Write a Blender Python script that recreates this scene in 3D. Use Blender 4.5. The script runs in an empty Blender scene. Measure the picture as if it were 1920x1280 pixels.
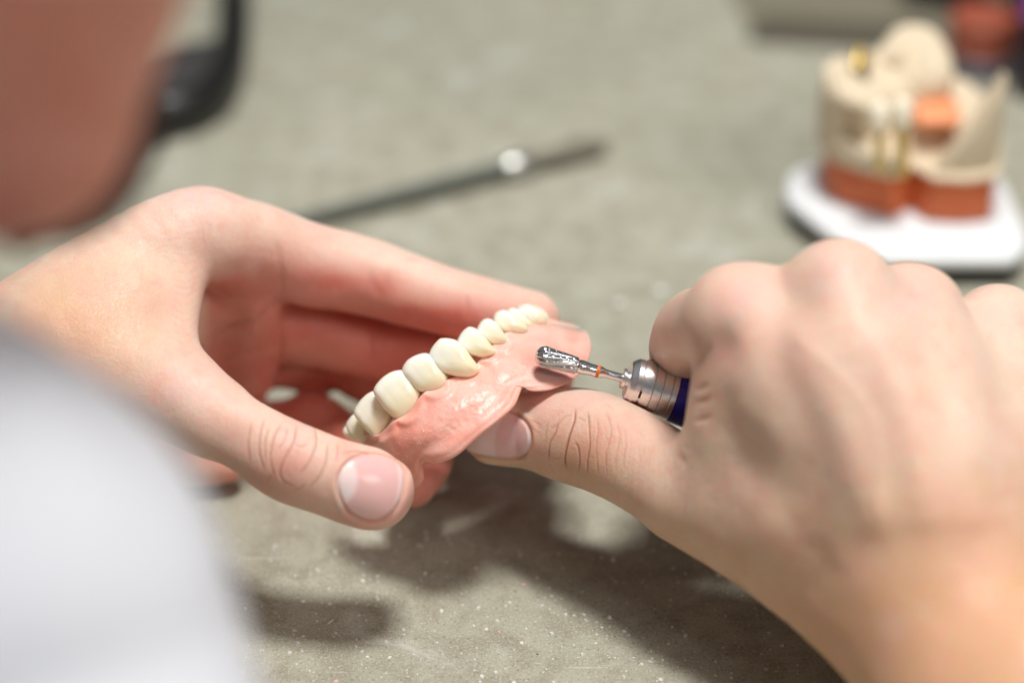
import bpy, math, random, time
import numpy as np
from mathutils import Vector, Matrix
T0 = time.time()
S = bpy.context.scene
# ------------------------------------------------------------------ camera, world, lights, exposure
PITCH = math.radians(32.0); H = 336.0; DF = 530.0; LENS = 85.0
K = 36.0 / LENS / 1920.0
sP, cP = math.sin(PITCH), math.cos(PITCH)
cam = bpy.data.objects.new('camera', bpy.data.cameras.new('camera')); S.collection.objects.link(cam)
cam.data.lens = LENS; cam.data.sensor_width = 36; cam.data.sensor_fit = 'HORIZONTAL'
cam.location = (0, 0, H / 1000); cam.rotation_euler = (math.pi / 2 - PITCH, 0, 0)
cam.data.clip_start = 0.005; cam.data.clip_end = 50
cam.data.dof.use_dof = True; cam.data.dof.focus_distance = DF / 1000 - 0.003
cam.data.dof.aperture_fstop = 4.1; cam.data.dof.aperture_blades = 0
S.camera = cam

W = bpy.data.worlds.new('World'); S.world = W; W.use_nodes = True
_t = W.node_tree                                                    # room: pale ceiling above, darker walls and floor below
_g = _t.nodes.new('ShaderNodeTexCoord'); _s = _t.nodes.new('ShaderNodeSeparateXYZ'); _r = _t.nodes.new('ShaderNodeValToRGB')
_t.links.new(_g.outputs['Generated'], _s.inputs[0]); _t.links.new(_s.outputs['Z'], _r.inputs[0]); _t.links.new(_r.outputs[0], _t.nodes['Background'].inputs[0])
_e = _r.color_ramp.elements
_e[0].position = 0.0; _e[0].color = (.07, .07, .075, 1); _e[1].position = 1.0; _e[1].color = (.80, .83, .85, 1)
_x = _e.new(.25); _x.color = (.12, .125, .135, 1); _x = _e.new(.55); _x.color = (.62, .65, .68, 1)
_t.nodes['Background'].inputs[1].default_value = 0.22

def area(name, loc, target, size, power, col=(1, 1, 1), size_y=None):
    l = bpy.data.lights.new(name, 'AREA'); l.energy = power; l.color = col
    l.shape = 'RECTANGLE'; l.size = size; l.size_y = size_y or size
    o = bpy.data.objects.new(name, l); S.collection.objects.link(o)
    o.location = loc
    o.rotation_euler = (Vector(target) - Vector(loc)).to_track_quat('-Z', 'Y').to_euler()
    return o
area('ceiling_light', (0.13, 0.44, 1.50), (0.03, 0.46, 0.0), 0.24, 21.8, (1.0, 0.98, 0.95), 0.32)
area('fill_light', (0.74, -0.30, 0.98), (0.08, 0.42, 0.05), 0.6, 5.2, (1.0, 0.98, 0.96), 0.3)  # unseen lamp added on the camera side to brighten the right hand
area('window_light', (-1.3, -0.3, 1.0), (-0.08, 0.2, 0.15), 0.9, 4.4, (0.80, 0.88, 1.0), 1.2)

S.view_settings.view_transform = 'Standard'; S.view_settings.look = 'None'
S.view_settings.exposure = 0.09; S.view_settings.gamma = 1.0; S.view_settings.use_curve_mapping = False
S.render.engine = 'CYCLES'
S.cycles.use_denoising = True
S.cycles.max_bounces = 8; S.cycles.caustics_reflective = False; S.cycles.caustics_refractive = False
S.cycles.sample_clamp_indirect = 6

# ------------------------------------------------------------------ coordinates: (right, up, toward camera) millimetres about the focus point
def cs(px, py, z):
    d = DF - z
    return np.array([(px - 960) * K * d, (640 - py) * K * d, z], float)
def c2w(P):                                                        # -> world metres
    P = np.asarray(P, float); x, y, z = P[..., 0], P[..., 1], P[..., 2]; d = DF - z
    return np.stack([x, cP * d + sP * y, H - sP * d + cP * y], -1) / 1000
def onplane(px, py, h=0.0):                                        # world metres, on the level plane h millimetres above the bench
    t = (640 - py) * K; d = (H - h) / (sP - t * cP)
    return c2w(np.array([(px - 960) * K * d, t * d, DF - d]))
def topx(P):
    d = DF - P[:, 2]
    return 960 + P[:, 0] / (K * d), 640 - P[:, 1] / (K * d)

# ------------------------------------------------------------------ materials
def mat(name): 
    m = bpy.data.materials.new(name); m.use_nodes = True
    nt = m.node_tree; return m, nt, nt.nodes['Principled BSDF']
def simple(name, col, rough=0.5, metal=0.0, sss=0, spec=0.5, noise=0.0, nscale=200, bump=0.0, coat=0.0, aniso=0):
    m, nt, b = mat(name)
    b.inputs['Base Color'].default_value = (*col, 1); b.inputs['Roughness'].default_value = rough
    b.inputs['Metallic'].default_value = metal; b.inputs['Specular IOR Level'].default_value = spec
    b.inputs['Coat Weight'].default_value = coat
    if sss:
        b.inputs['Subsurface Weight'].default_value = sss; b.inputs['Subsurface Radius'].default_value = (1, .5, .3)
        b.inputs['Subsurface Scale'].default_value = 0.003
    if noise or bump:
        tc = nt.nodes.new('ShaderNodeTexCoord'); n = nt.nodes.new('ShaderNodeTexNoise')
        n.inputs['Scale'].default_value = nscale; n.inputs['Detail'].default_value = 5
        nt.links.new(tc.outputs['Object'], n.inputs['Vector'])
        if noise:
            r = nt.nodes.new('ShaderNodeMapRange'); r.inputs['To Min'].default_value = 1 - noise; r.inputs['To Max'].default_value = 1 + noise
            r.inputs['From Min'].default_value = .3; r.inputs['From Max'].default_value = .7
            nt.links.new(n.outputs['Fac'], r.inputs['Value'])
            mx = nt.nodes.new('ShaderNodeMix'); mx.data_type = 'RGBA'; mx.blend_type = 'MULTIPLY'; mx.inputs[0].default_value = 1
            mx.inputs[6].default_value = (*col, 1); nt.links.new(r.outputs[0], mx.inputs[7]); nt.links.new(mx.outputs[2], b.inputs['Base Color'])
        if bump:
            bp = nt.nodes.new('ShaderNodeBump'); bp.inputs['Strength'].default_value = 1; bp.inputs['Distance'].default_value = bump
            nt.links.new(n.outputs['Fac'], bp.inputs['Height']); nt.links.new(bp.outputs[0], b.inputs['Normal'])
    return m

def N(nt, t, **kw):
    n = nt.nodes.new(t)
    for k, v in kw.items():
        if k.startswith('i_'):
            key = k[2:].replace('_', ' ')
            n.inputs[key].default_value = v
        else: setattr(n, k, v)
    return n
def mixc(nt, fac, a, b, blend='MIX'):
    m = nt.nodes.new('ShaderNodeMix'); m.data_type = 'RGBA'; m.blend_type = blend
    for s, v in ((0, fac), (6, a), (7, b)):
        if hasattr(v, 'links') or isinstance(v, bpy.types.NodeSocket): nt.links.new(v, m.inputs[s])
        elif s == 0: m.inputs[0].default_value = v
        else: m.inputs[s].default_value = (*v, 1)
    return m.outputs[2]
def ramp(nt, val, a, b, lo=0.0, hi=1.0):
    r = nt.nodes.new('ShaderNodeMapRange'); r.inputs['From Min'].default_value = a; r.inputs['From Max'].default_value = b
    r.inputs['To Min'].default_value = lo; r.inputs['To Max'].default_value = hi; r.interpolation_type = 'SMOOTHSTEP'
    nt.links.new(val, r.inputs['Value']); return r.outputs[0]
def math_(nt, op, a, b):
    m = nt.nodes.new('ShaderNodeMath'); m.operation = op
    for i, v in ((0, a), (1, b)):
        if isinstance(v, bpy.types.NodeSocket): nt.links.new(v, m.inputs[i])
        else: m.inputs[i].default_value = v
    return m.outputs[0]

# skin: warm beige, pinker where the 'pink' attribute says; nails from 'nail'; creases from 'crease'; other attributes paint redness and shade into the colour
def make_skin():
    m, nt, b = mat('skin')
    tc = N(nt, 'ShaderNodeTexCoord'); ob = tc.outputs['Object']
    def tex(scale, detail=4):
        n = N(nt, 'ShaderNodeTexNoise', i_Scale=scale, i_Detail=detail); nt.links.new(ob, n.inputs['Vector']); return n.outputs['Fac']
    att = lambda s: N(nt, 'ShaderNodeAttribute', attribute_name=s).outputs['Fac']
    pink = att('pink'); nail = att('nail'); crease = att('crease'); lun = att('lunula')
    blot = ramp(nt, tex(90, 3), .35, .68)
    col = mixc(nt, pink, (0.81, 0.62, 0.475), (0.825, 0.57, 0.51))
    col = mixc(nt, att('tan'), col, (0.70, 0.42, 0.235))  # browner skin tone, also used to paint weaker light into the colour
    col = mixc(nt, att('deep'), col, (0.68, 0.205, 0.155))  # palm and finger redness, plus shade painted into the colour
    col = mixc(nt, math_(nt, 'MULTIPLY', blot, .30), col, (0.82, 0.44, 0.36))
    col = mixc(nt, math_(nt, 'MULTIPLY', ramp(nt, tex(260, 4), .52, .75), .28), col, (0.80, 0.36, 0.30))
    col = mixc(nt, math_(nt, 'MULTIPLY', ramp(nt, tex(60, 2), .55, .75), .30), col, (0.86, 0.70, 0.60))
    fine = ramp(nt, tex(900, 2), .3, .7)
    col = mixc(nt, math_(nt, 'MULTIPLY', fine, .10), col, (0.60, 0.32, 0.22))
    col = mixc(nt, math_(nt, 'MULTIPLY', crease, .95), col, (0.45, 0.15, 0.08))
    ncol = mixc(nt, lun, (0.80, 0.52, 0.50), (0.90, 0.80, 0.78))
    col = mixc(nt, nail, col, ncol)
    nt.links.new(col, b.inputs['Base Color'])
    b.inputs['Subsurface Weight'].default_value = 1.0
    b.inputs['Subsurface Radius'].default_value = (1.0, .32, .16)
    b.inputs['Subsurface Scale'].default_value = 0.0022
    nt.links.new(ramp(nt, nail, 0, 1, .46, .24), b.inputs['Roughness'])
    b.inputs['Specular IOR Level'].default_value = 0.42
    v = N(nt, 'ShaderNodeTexVoronoi', feature='DISTANCE_TO_EDGE', i_Scale=1100.0)
    wob = N(nt, 'ShaderNodeTexNoise', i_Scale=300.0); nt.links.new(ob, wob.inputs['Vector'])
    mv = N(nt, 'ShaderNodeVectorMath', operation='SCALE'); nt.links.new(wob.outputs['Color'], mv.inputs[0]); mv.inputs['Scale'].default_value = 0.0022
    ad = N(nt, 'ShaderNodeVectorMath', operation='ADD'); nt.links.new(ob, ad.inputs[0]); nt.links.new(mv.outputs[0], ad.inputs[1])
    nt.links.new(ad.outputs[0], v.inputs['Vector'])
    h = math_(nt, 'ADD', ramp(nt, v.outputs['Distance'], 0, .12, 0, .28), math_(nt, 'MULTIPLY', tex(500, 3), 1.0))
    notnail = math_(nt, 'SUBTRACT', 1.0, nail)
    bp = N(nt, 'ShaderNodeBump', i_Distance=0.00017); nt.links.new(h, bp.inputs['Height']); nt.links.new(math_(nt, 'MULTIPLY', notnail, 0.9), bp.inputs['Strength'])
    nt.links.new(bp.outputs[0], b.inputs['Normal'])
    return m
SKIN = make_skin()

def make_bench():
    m, nt, b = mat('bench_top')
    tc = N(nt, 'ShaderNodeTexCoord'); ob = tc.outputs['Object']
    def tex(scale, detail=5, dist=0.0, rough=.55):
        n = N(nt, 'ShaderNodeTexNoise', i_Scale=scale, i_Detail=detail, i_Distortion=dist, i_Roughness=rough); nt.links.new(ob, n.inputs['Vector']); return n.outputs['Fac']
    col = mixc(nt, ramp(nt, tex(9, 4), .35, .65), (0.42, 0.405, 0.315), (0.35, 0.35, 0.27))
    col = mixc(nt, math_(nt, 'MULTIPLY', ramp(nt, tex(120, 6, .3), .38, .66), .55), col, (0.235, 0.21, 0.15))
    col = mixc(nt, math_(nt, 'MULTIPLY', ramp(nt, tex(45, 7, .8, .7), .54, .70), .5), col, (0.60, 0.60, 0.55))      # plaster smears
    col = mixc(nt, math_(nt, 'MULTIPLY', ramp(nt, tex(1800, 3), .52, .66), .4), col, (0.66, 0.64, 0.56))
    col = mixc(nt, math_(nt, 'MULTIPLY', ramp(nt, tex(1300, 2), .58, .68), .5), col, (0.12, 0.10, 0.07))
    for rot, sc2 in ((.5, 22.0), (-.9, 17.0)):                       # scratches
        mp = N(nt, 'ShaderNodeMapping'); mp.inputs['Rotation'].default_value = (0, 0, rot); mp.inputs['Scale'].default_value = (sc2, sc2 * 42, 1); nt.links.new(ob, mp.inputs['Vector'])
        sn = N(nt, 'ShaderNodeTexNoise', i_Scale=1.0, i_Detail=2.0, i_Distortion=.5); nt.links.new(mp.outputs[0], sn.inputs['Vector'])
        col = mixc(nt, math_(nt, 'MULTIPLY', ramp(nt, sn.outputs['Fac'], .70, .76), .55), col, (.70, .69, .64))
    for sc, th, c in ((420, .10, (0.74, 0.73, 0.68)), (190, .085, (0.66, 0.64, 0.59)), (900, .12, (0.78, 0.77, 0.73))):
        v = N(nt, 'ShaderNodeTexVoronoi', i_Scale=float(sc), i_Randomness=1.0)
        ds = N(nt, 'ShaderNodeTexNoise', i_Scale=sc * 2.2); nt.links.new(ob, ds.inputs['Vector'])
        s_ = N(nt, 'ShaderNodeVectorMath', operation='SCALE'); nt.links.new(ds.outputs['Color'], s_.inputs[0]); s_.inputs['Scale'].default_value = .35 / sc
        a_ = N(nt, 'ShaderNodeVectorMath', operation='ADD'); nt.links.new(ob, a_.inputs[0]); nt.links.new(s_.outputs[0], a_.inputs[1])
        nt.links.new(a_.outputs[0], v.inputs['Vector'])
        sep = N(nt, 'ShaderNodeSeparateColor'); nt.links.new(v.outputs['Color'], sep.inputs[0])
        gate = ramp(nt, sep.outputs[0], .80, .82)
        size = math_(nt, 'MULTIPLY', sep.outputs[1], th * 2)
        spot = math_(nt, 'LESS_THAN', v.outputs['Distance'], size)
        col = mixc(nt, math_(nt, 'MULTIPLY', math_(nt, 'MULTIPLY', gate, spot), .75), col, c)
    nt.links.new(col, b.inputs['Base Color']); b.inputs['Roughness'].default_value = .62; b.inputs['Specular IOR Level'].default_value = .35
    h = math_(nt, 'ADD', tex(700, 6), math_(nt, 'MULTIPLY', tex(2500, 3), .5))
    bp = N(nt, 'ShaderNodeBump', i_Distance=0.0002, i_Strength=.8); nt.links.new(h, bp.inputs['Height']); nt.links.new(bp.outputs[0], b.inputs['Normal'])
    return m

# ------------------------------------------------------------------ mesh helpers
def mesh_np(name, V, F, smooth=True):                              # V in world metres, F list or (n,4) array
    me = bpy.data.meshes.new(name)
    if isinstance(F, np.ndarray):
        me.vertices.add(len(V)); me.vertices.foreach_set('co', np.asarray(V, np.float32).ravel())
        n, k = F.shape; me.loops.add(n * k); me.loops.foreach_set('vertex_index', F.astype(np.int32).ravel())
        me.polygons.add(n); me.polygons.foreach_set('loop_start', np.arange(0, n * k, k, dtype=np.int32))
        me.update(calc_edges=True); me.validate()
    else:
        me.from_pydata([tuple(v) for v in V], [], F); me.update()
    if smooth: me.shade_smooth()
    return me
def obj(name, me, m, parent=None, inv=None):
    o = bpy.data.objects.new(name, me); S.collection.objects.link(o)
    if m is not None:
        for mm in (m if isinstance(m, (list, tuple)) else [m]): me.materials.append(mm)
    if parent is not None:
        o.parent = parent; o.matrix_parent_inverse = parent.matrix_basis.inverted()
    return o
def thing(o, label, cat, group=None):
    o['label'] = label; o['category'] = cat
    if group: o['group'] = group
    return o
def empty(name, loc):
    o = bpy.data.objects.new(name, None); S.collection.objects.link(o); o.location = tuple(loc); o.empty_display_size = .01
    return o
def attr(me, name, vals):
    a = me.attributes.new(name, 'FLOAT', 'POINT'); a.data.foreach_set('value', np.asarray(vals, np.float32))

def catmull(P, n):
    P = np.asarray(P, float); out = []
    Q = np.vstack([2 * P[0] - P[1], P, 2 * P[-1] - P[-2]])
    for i in range(1, len(Q) - 2):
        p0, p1, p2, p3 = Q[i - 1:i + 3]
        for t in np.arange(n) / n:
            out.append(.5 * (2 * p1 + (p2 - p0) * t + (2 * p0 - 5 * p1 + 4 * p2 - p3) * t * t + (3 * p1 - p0 - 3 * p2 + p3) * t ** 3))
    out.append(P[-1]); return np.array(out)
def catmull_closed(P, n):
    P = np.asarray(P, float); m = len(P); out = []
    for i in range(m):
        p0, p1, p2, p3 = P[(i - 1) % m], P[i], P[(i + 1) % m], P[(i + 2) % m]
        for t in np.arange(n) / n:
            out.append(.5 * (2 * p1 + (p2 - p0) * t + (2 * p0 - 5 * p1 + 4 * p2 - p3) * t * t + (3 * p1 - p0 - 3 * p2 + p3) * t ** 3))
    return np.array(out)

_rng = np.random.RandomState(7)
_LAT = _rng.rand(32, 32, 32).astype(np.float32)
def vnoise(P, scale):                                              # value noise in -1..1
    Q = P / scale + 1000.3; i = np.floor(Q).astype(int); f = Q - i; f = f * f * (3 - 2 * f); i &= 31; j = (i + 1) & 31
    r = 0
    for a in (0, 1):
        for b in (0, 1):
            for c in (0, 1):
                w = (f[:, 0] if a else 1 - f[:, 0]) * (f[:, 1] if b else 1 - f[:, 1]) * (f[:, 2] if c else 1 - f[:, 2])
                r = r + w * _LAT[(j if a else i)[:, 0], (j if b else i)[:, 1], (j if c else i)[:, 2]]
    return r * 2 - 1

# ------------------------------------------------------------------ signed-distance modelling
class Body:
    def __init__(s): s.prims = []
    def tube(s, nodes, k=3.0, n=5, flat=None, px=True, cut=False):
        """nodes: (px, py, z mm, radius px). flat=(direction, factor) squashes the section along direction."""
        Q = []
        for a in nodes:
            if px: p = cs(*a[:3]); r = a[3] * K * (DF - a[2])
            else: p = np.array(a[:3], float); r = a[3]
            Q.append([*p, r])
        if len(Q) == 1: Q.append([Q[0][0] + .01, *Q[0][1:]])
        Q = catmull(Q, n) if len(Q) > 2 else np.array(Q)
        if flat: d = np.array(flat[0], float); flat = (d / np.linalg.norm(d), flat[1])
        s.prims.append((Q.astype(np.float32), k, flat, cut)); return s
    def bounds(s):
        L = np.array([(q[:, :3] - q[:, 3:]).min(0) for q, k, f, c in s.prims if not c]).min(0) - 2
        U = np.array([(q[:, :3] + q[:, 3:]).max(0) for q, k, f, c in s.prims if not c]).max(0) + 2
        return L, U
    def __call__(s, P):
        P = P.astype(np.float32); D = np.full(len(P), 60.0, np.float32); plo, phi = P.min(0), P.max(0)
        for Q, k, flat, cut in s.prims:
            lo = (Q[:, :3] - Q[:, 3:]).min(0) - k - 6; hi = (Q[:, :3] + Q[:, 3:]).max(0) + k + 6
            if (lo > phi).any() or (hi < plo).any(): continue
            idx = np.nonzero(np.all((P > lo) & (P < hi), 1))[0]
            if not len(idx): continue
            X = P[idx]; best = np.full(len(X), 60.0, np.float32)
            for i in range(len(Q) - 1):
                a, b = Q[i, :3], Q[i + 1, :3]; ra, rb = Q[i, 3], Q[i + 1, 3]; mr = max(ra, rb) * (1.3 if flat is not None else 1) + k + 6
                if (np.minimum(a, b) - mr > phi).any() or (np.maximum(a, b) + mr < plo).any(): continue
                ab = b - a; L2 = max(float(ab @ ab), 1e-6)
                ap = X - a; t = np.clip(ap @ ab / L2, 0, 1); R = ap - t[:, None] * ab
                if flat is not None:
                    dn = R @ flat[0].astype(np.float32); R = R + ((1 / flat[1] - 1) * dn)[:, None] * flat[0].astype(np.float32)
                d = np.sqrt((R * R).sum(1)) - (ra + t * (rb - ra))
                if flat is not None: d = d * min(1.0, (1 + flat[1]) / 2)
                best = np.minimum(best, d)
            cur = D[idx]
            if cut:
                h = np.maximum(k - np.abs(cur + best), 0) / k
                D[idx] = np.maximum(cur, -best) + h * h * k * .25
            else:
                h = np.maximum(k - np.abs(cur - best), 0) / k
                D[idx] = np.minimum(cur, best) - h * h * k * .25
        return D

def surface(f, lo, hi, vox, B=4):
    """Surface nets over active blocks. Returns V (camera mm), quads."""
    lo = np.asarray(lo, float); n = np.ceil((np.asarray(hi) - lo) / (vox * B)).astype(int)
    dims = n * B + 1
    gx, gy, gz = np.meshgrid(*[(np.arange(m) + .5) * vox * B for m in n], indexing='ij')
    cc = np.stack([gx, gy, gz], -1).reshape(-1, 3) + lo
    dc = np.concatenate([f(c) for c in np.array_split(cc, max(1, len(cc) // 20000))])
    D = np.repeat(np.repeat(np.repeat(np.where(dc < 0, -1, 1).astype(np.float32).reshape(n), B, 0), B, 1), B, 2)
    D = np.pad(D, ((0, 1),) * 3, constant_values=1)
    act = np.nonzero(np.abs(dc) < vox * B * 1.9 + .6)[0]
    bi = np.stack(np.unravel_index(act, n), -1) * B
    off = np.stack(np.meshgrid(*[np.arange(B + 1)] * 3, indexing='ij'), -1).reshape(-1, 3)
    for ch in np.array_split(bi, max(1, len(bi) // 250)):
        ii = (ch[:, None, :] + off[None]).reshape(-1, 3)
        D[ii[:, 0], ii[:, 1], ii[:, 2]] = f(ii * vox + lo)
    I = D < 0
    s = [slice(None, -1), slice(1, None)]
    cnt = np.zeros(tuple(dims - 1), np.int8)
    for a in (0, 1):
        for b in (0, 1):
            for c in (0, 1): cnt += I[s[a], s[b], s[c]]
    cells = np.argwhere((cnt > 0) & (cnt < 8)); vid = np.full(tuple(dims - 1), -1, np.int32); vid[tuple(cells.T)] = np.arange(len(cells))
    val = {}
    for a in (0, 1):
        for b in (0, 1):
            for c in (0, 1): val[a, b, c] = D[cells[:, 0] + a, cells[:, 1] + b, cells[:, 2] + c]
    acc = np.zeros((len(cells), 3)); m = np.zeros(len(cells))
    for ax in range(3):
        for u in (0, 1):
            for v in (0, 1):
                k0 = [u, v]; k0.insert(ax, 0); k1 = [u, v]; k1.insert(ax, 1)
                A, Bv = val[tuple(k0)], val[tuple(k1)]; x = (A < 0) != (Bv < 0)
                t = np.where(x, A / np.where(x, A - Bv, 1), 0)
                p = np.zeros((len(cells), 3)); p[:] = k0; p[:, ax] += t
                acc[x] += p[x]; m[x] += 1
    V = (cells + acc / m[:, None]) * vox + lo
    F = []
    for ax in range(3):
        sl0 = [slice(None)] * 3; sl1 = [slice(None)] * 3; sl0[ax] = slice(None, -1); sl1[ax] = slice(1, None)
        e = np.argwhere(I[tuple(sl0)] != I[tuple(sl1)]); o1, o2 = [i for i in range(3) if i != ax]
        e = e[(e[:, o1] > 0) & (e[:, o2] > 0) & (e[:, o1] < dims[o1] - 1) & (e[:, o2] < dims[o2] - 1)]
        q = []
        for d1, d2 in ((1, 1), (0, 1), (0, 0), (1, 0)):
            w = e.copy(); w[:, o1] -= d1; w[:, o2] -= d2; q.append(vid[tuple(w.T)])
        q = np.stack(q, -1); flip = I[tuple(e.T)]
        if ax == 1: flip = ~flip
        q[~flip] = q[~flip][:, ::-1]; F.append(q)
    F = np.concatenate(F); F = F[(F >= 0).all(1)]
    return V, F
def relax(V, F, it=1, w=.5):
    for _ in range(it):
        A = np.zeros_like(V); c = np.zeros(len(V))
        for i in range(4):
            a = F[:, i]
            for j in (1, 3):
                b = F[:, (i + j) % 4]
                for x in range(3): A[:, x] += np.bincount(a, V[b, x], len(V))
                c += np.bincount(a, minlength=len(V))
        V = V + w * (A / np.maximum(c, 1)[:, None] - V)
    return V
def normals(V, F):
    n = np.cross(V[F[:, 2]] - V[F[:, 0]], V[F[:, 3]] - V[F[:, 1]]); A = np.zeros_like(V)
    for i in range(4):
        for x in range(3): A[:, x] += np.bincount(F[:, i], n[:, x], len(V))
    return A / np.maximum(np.linalg.norm(A, axis=1), 1e-9)[:, None]
def poly_dist(px, py, L):
    L = np.asarray(L, float); d = np.full(len(px), 1e9)
    for a, b in zip(L[:-1], L[1:]):
        ab = b - a; t = np.clip(((px - a[0]) * ab[0] + (py - a[1]) * ab[1]) / max(ab @ ab, 1e-9), 0, 1)
        d = np.minimum(d, np.hypot(px - a[0] - t * ab[0], py - a[1] - t * ab[1]))
    return d
def inside(px, py, L):
    L = np.asarray(L, float); r = np.zeros(len(px), bool)
    for a, b in zip(L, np.roll(L, -1, 0)):
        c = ((a[1] > py) != (b[1] > py)) & (px < (b[0] - a[0]) * (py - a[1]) / (b[1] - a[1] + 1e-12) + a[0]); r ^= c
    return r

def refine(V, F, mask):
    sel = mask[F].all(1); A = F[sel]; B = F[~sel]
    E = np.concatenate([A[:, [i, (i + 1) % 4]] for i in range(4)]); E.sort(1)
    U, inv = np.unique(E, axis=0, return_inverse=True); inv = inv.reshape(4, -1); nv = len(V)
    mid = (V[U[:, 0]] + V[U[:, 1]]) / 2; cen = V[A].mean(1)
    cnt = np.bincount(inv.ravel(), minlength=len(U))
    V2 = np.vstack([V, mid, cen]); m = [nv + inv[i] for i in range(4)]; c = nv + len(U) + np.arange(len(A))
    N4 = np.concatenate([np.stack([A[:, i], m[i], c, m[i - 1]], 1) for i in range(4)])
    F2 = np.concatenate([B, N4]); lock = np.ones(len(V2), bool); lock[np.unique(A)] = False; lock[np.unique(B)] = True
    lock[nv:nv + len(U)] = cnt < 2; lock[nv + len(U):] = False
    for _ in range(2):
        R_ = relax(V2, F2, 1, .5); R_[lock] = V2[lock]; V2 = R_
    return V2, F2

class Skin:                                                        # sculpting pass on one limb
    def __init__(s, body, vox, box=None):
        lo, hi = body.bounds(); s.V, s.F = surface(body, lo, hi, vox); s.V = relax(s.V, s.F, 3)
        if box:
            x, y = topx(s.V); s.V, s.F = refine(s.V, s.F, (x > box[0]) & (x < box[1]) & (y > box[2]) & (y < box[3]) & (s.V[:, 2] > box[4]))
        s.n = normals(s.V, s.F); s.px, s.py = topx(s.V)
        z = np.zeros(len(s.V)); s.pink, s.nail, s.crease_, s.lun, s.deep, s.tan = [z.copy() for _ in range(6)]
        s.off = z.copy()
        toc = np.array([0, 0, DF]) - s.V; toc /= np.linalg.norm(toc, axis=1)[:, None]; s.face = (s.n * toc).sum(1)
    def wrinkle(s, L, w, depth, zmin, zmax=999, tint=1.0, smooth=4, taper=True):
        if w < 3.5: w *= .72; depth *= .42
        L = catmull(L, smooth) if len(L) > 2 else np.asarray(L, float)
        lo, hi = L.min(0) - 4 * w, L.max(0) + 4 * w
        i = np.nonzero((s.px > lo[0]) & (s.px < hi[0]) & (s.py > lo[1]) & (s.py < hi[1]) & (s.face > .05) & (s.V[:, 2] > zmin) & (s.V[:, 2] < zmax))[0]
        if not len(i): return
        d = poly_dist(s.px[i], s.py[i], L)
        g = np.exp(-(d / w) ** 2)
        if taper:
            e = np.minimum(np.hypot(s.px[i] - L[0, 0], s.py[i] - L[0, 1]), np.hypot(s.px[i] - L[-1, 0], s.py[i] - L[-1, 1]))
            g = g * np.clip(e / (4 * w + 4), 0, 1)
        g2 = np.exp(-(d / (2.6 * w)) ** 2)
        s.off[i] -= depth * (g - .10 * g2); s.crease_[i] = np.maximum(s.crease_[i], np.clip(g * tint, 0, 1))
    def blob(s, px, py, rx, ry, amt, what='pink', ang=0, zmin=-999, zmax=999, disp=0.0):
        c, q = math.cos(ang), math.sin(ang); dx, dy = s.px - px, s.py - py
        u, v = (dx * c + dy * q) / rx, (-dx * q + dy * c) / ry
        g = np.exp(-(u * u + v * v)) * np.clip((s.V[:, 2] - zmin) / 5, 0, 1) * np.clip((zmax - s.V[:, 2]) / 7, 0, 1)
        if what: a = getattr(s, what); a += amt * g
        if disp: s.off += disp * g * (s.face > 0)
    def nailplate(s, L, base, zmin, raise_=.25, groove=.32, lun=.3):
        L = catmull_closed(L, 6); cen = L.mean(0); i = np.nonzero((s.face > .0) & (s.V[:, 2] > zmin) & (np.hypot(s.px - cen[0], s.py - cen[1]) < 140))[0]
        x, y = s.px[i], s.py[i]; d = poly_dist(x, y, np.vstack([L, L[:1]])); ins = inside(x, y, L); sd = np.where(ins, -d, d)
        t = np.clip(-sd / 5.0, 0, 1); t = t * t * (3 - 2 * t)
        s.off[i] += raise_ * t - groove * np.exp(-(sd / 2.6) ** 2) + .30 * np.exp(-((sd - 9) / 6) ** 2)
        s.nail[i] = np.clip(.5 - sd / 2.2, 0, 1)
        s.crease_[i] = np.maximum(s.crease_[i], .30 * np.exp(-((sd - 2.0) / 2.2) ** 2))
        dl = np.hypot((x - base[0]) , (y - base[1])); s.lun[i] = np.clip((base[2] - dl) / 10 + .5, 0, 1) * lun * 2.6 + .45 * np.clip((dl - base[2] * 2.45) / 5, 0, 1)
        return sd, i
    def done(s, noise=((14, .35), (5, .12))):
        for sc, a in noise: s.off += a * vnoise(s.V, sc)
        s.V = s.V + s.n * s.off[:, None]
        return s

# ------------------------------------------------------------------ bench top (setting)
me = mesh_np('bench_top', [(-.205, .08, 0), (1.3, .08, 0), (1.3, 2.4, 0), (-.205, 2.4, 0)], [[0, 1, 2, 3]], smooth=False)
bench = obj('bench_top', me, make_bench()); bench['kind'] = 'structure'

# ------------------------------------------------------------------ person
# left arm and hand (far hand, holding the denture)
L = Body()
L.tube([(-1150, 1380, -12, 330), (-760, 1220, -10, 300), (-320, 935, -10, 215), (-120, 815, -10, 190), (60, 700, -12, 172), (175, 620, -14, 150)], k=6)
L.tube([(120, 640, -12, 140), (235, 520, -14, 112), (355, 440, -17, 88), (400, 443, -19, 83)], k=7)       # index metacarpal
L.tube([(120, 690, -6, 140), (240, 700, 0, 112), (325, 735, 6, 88), (395, 778, 10, 74)], k=8)             # thumb metacarpal
L.tube([(150, 640, -6, 120), (250, 590, -6, 90), (318, 560, -9, 50), (333, 520, -13, 38)], k=7)           # web
L.tube([(352, 440, -14, 44), (339, 500, -10, 34), (335, 580, -5, 33), (336, 660, 2, 32), (352, 720, 6, 34)], k=5)
L.tube([(325, 735, 6, 84), (400, 782, 10, 74), (470, 822, 13, 70), (545, 866, 15, 77), (620, 893, 15, 76), (680, 912, 14, 77), (703, 920, 13, 72)], k=3, n=6)   # thumb
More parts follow.
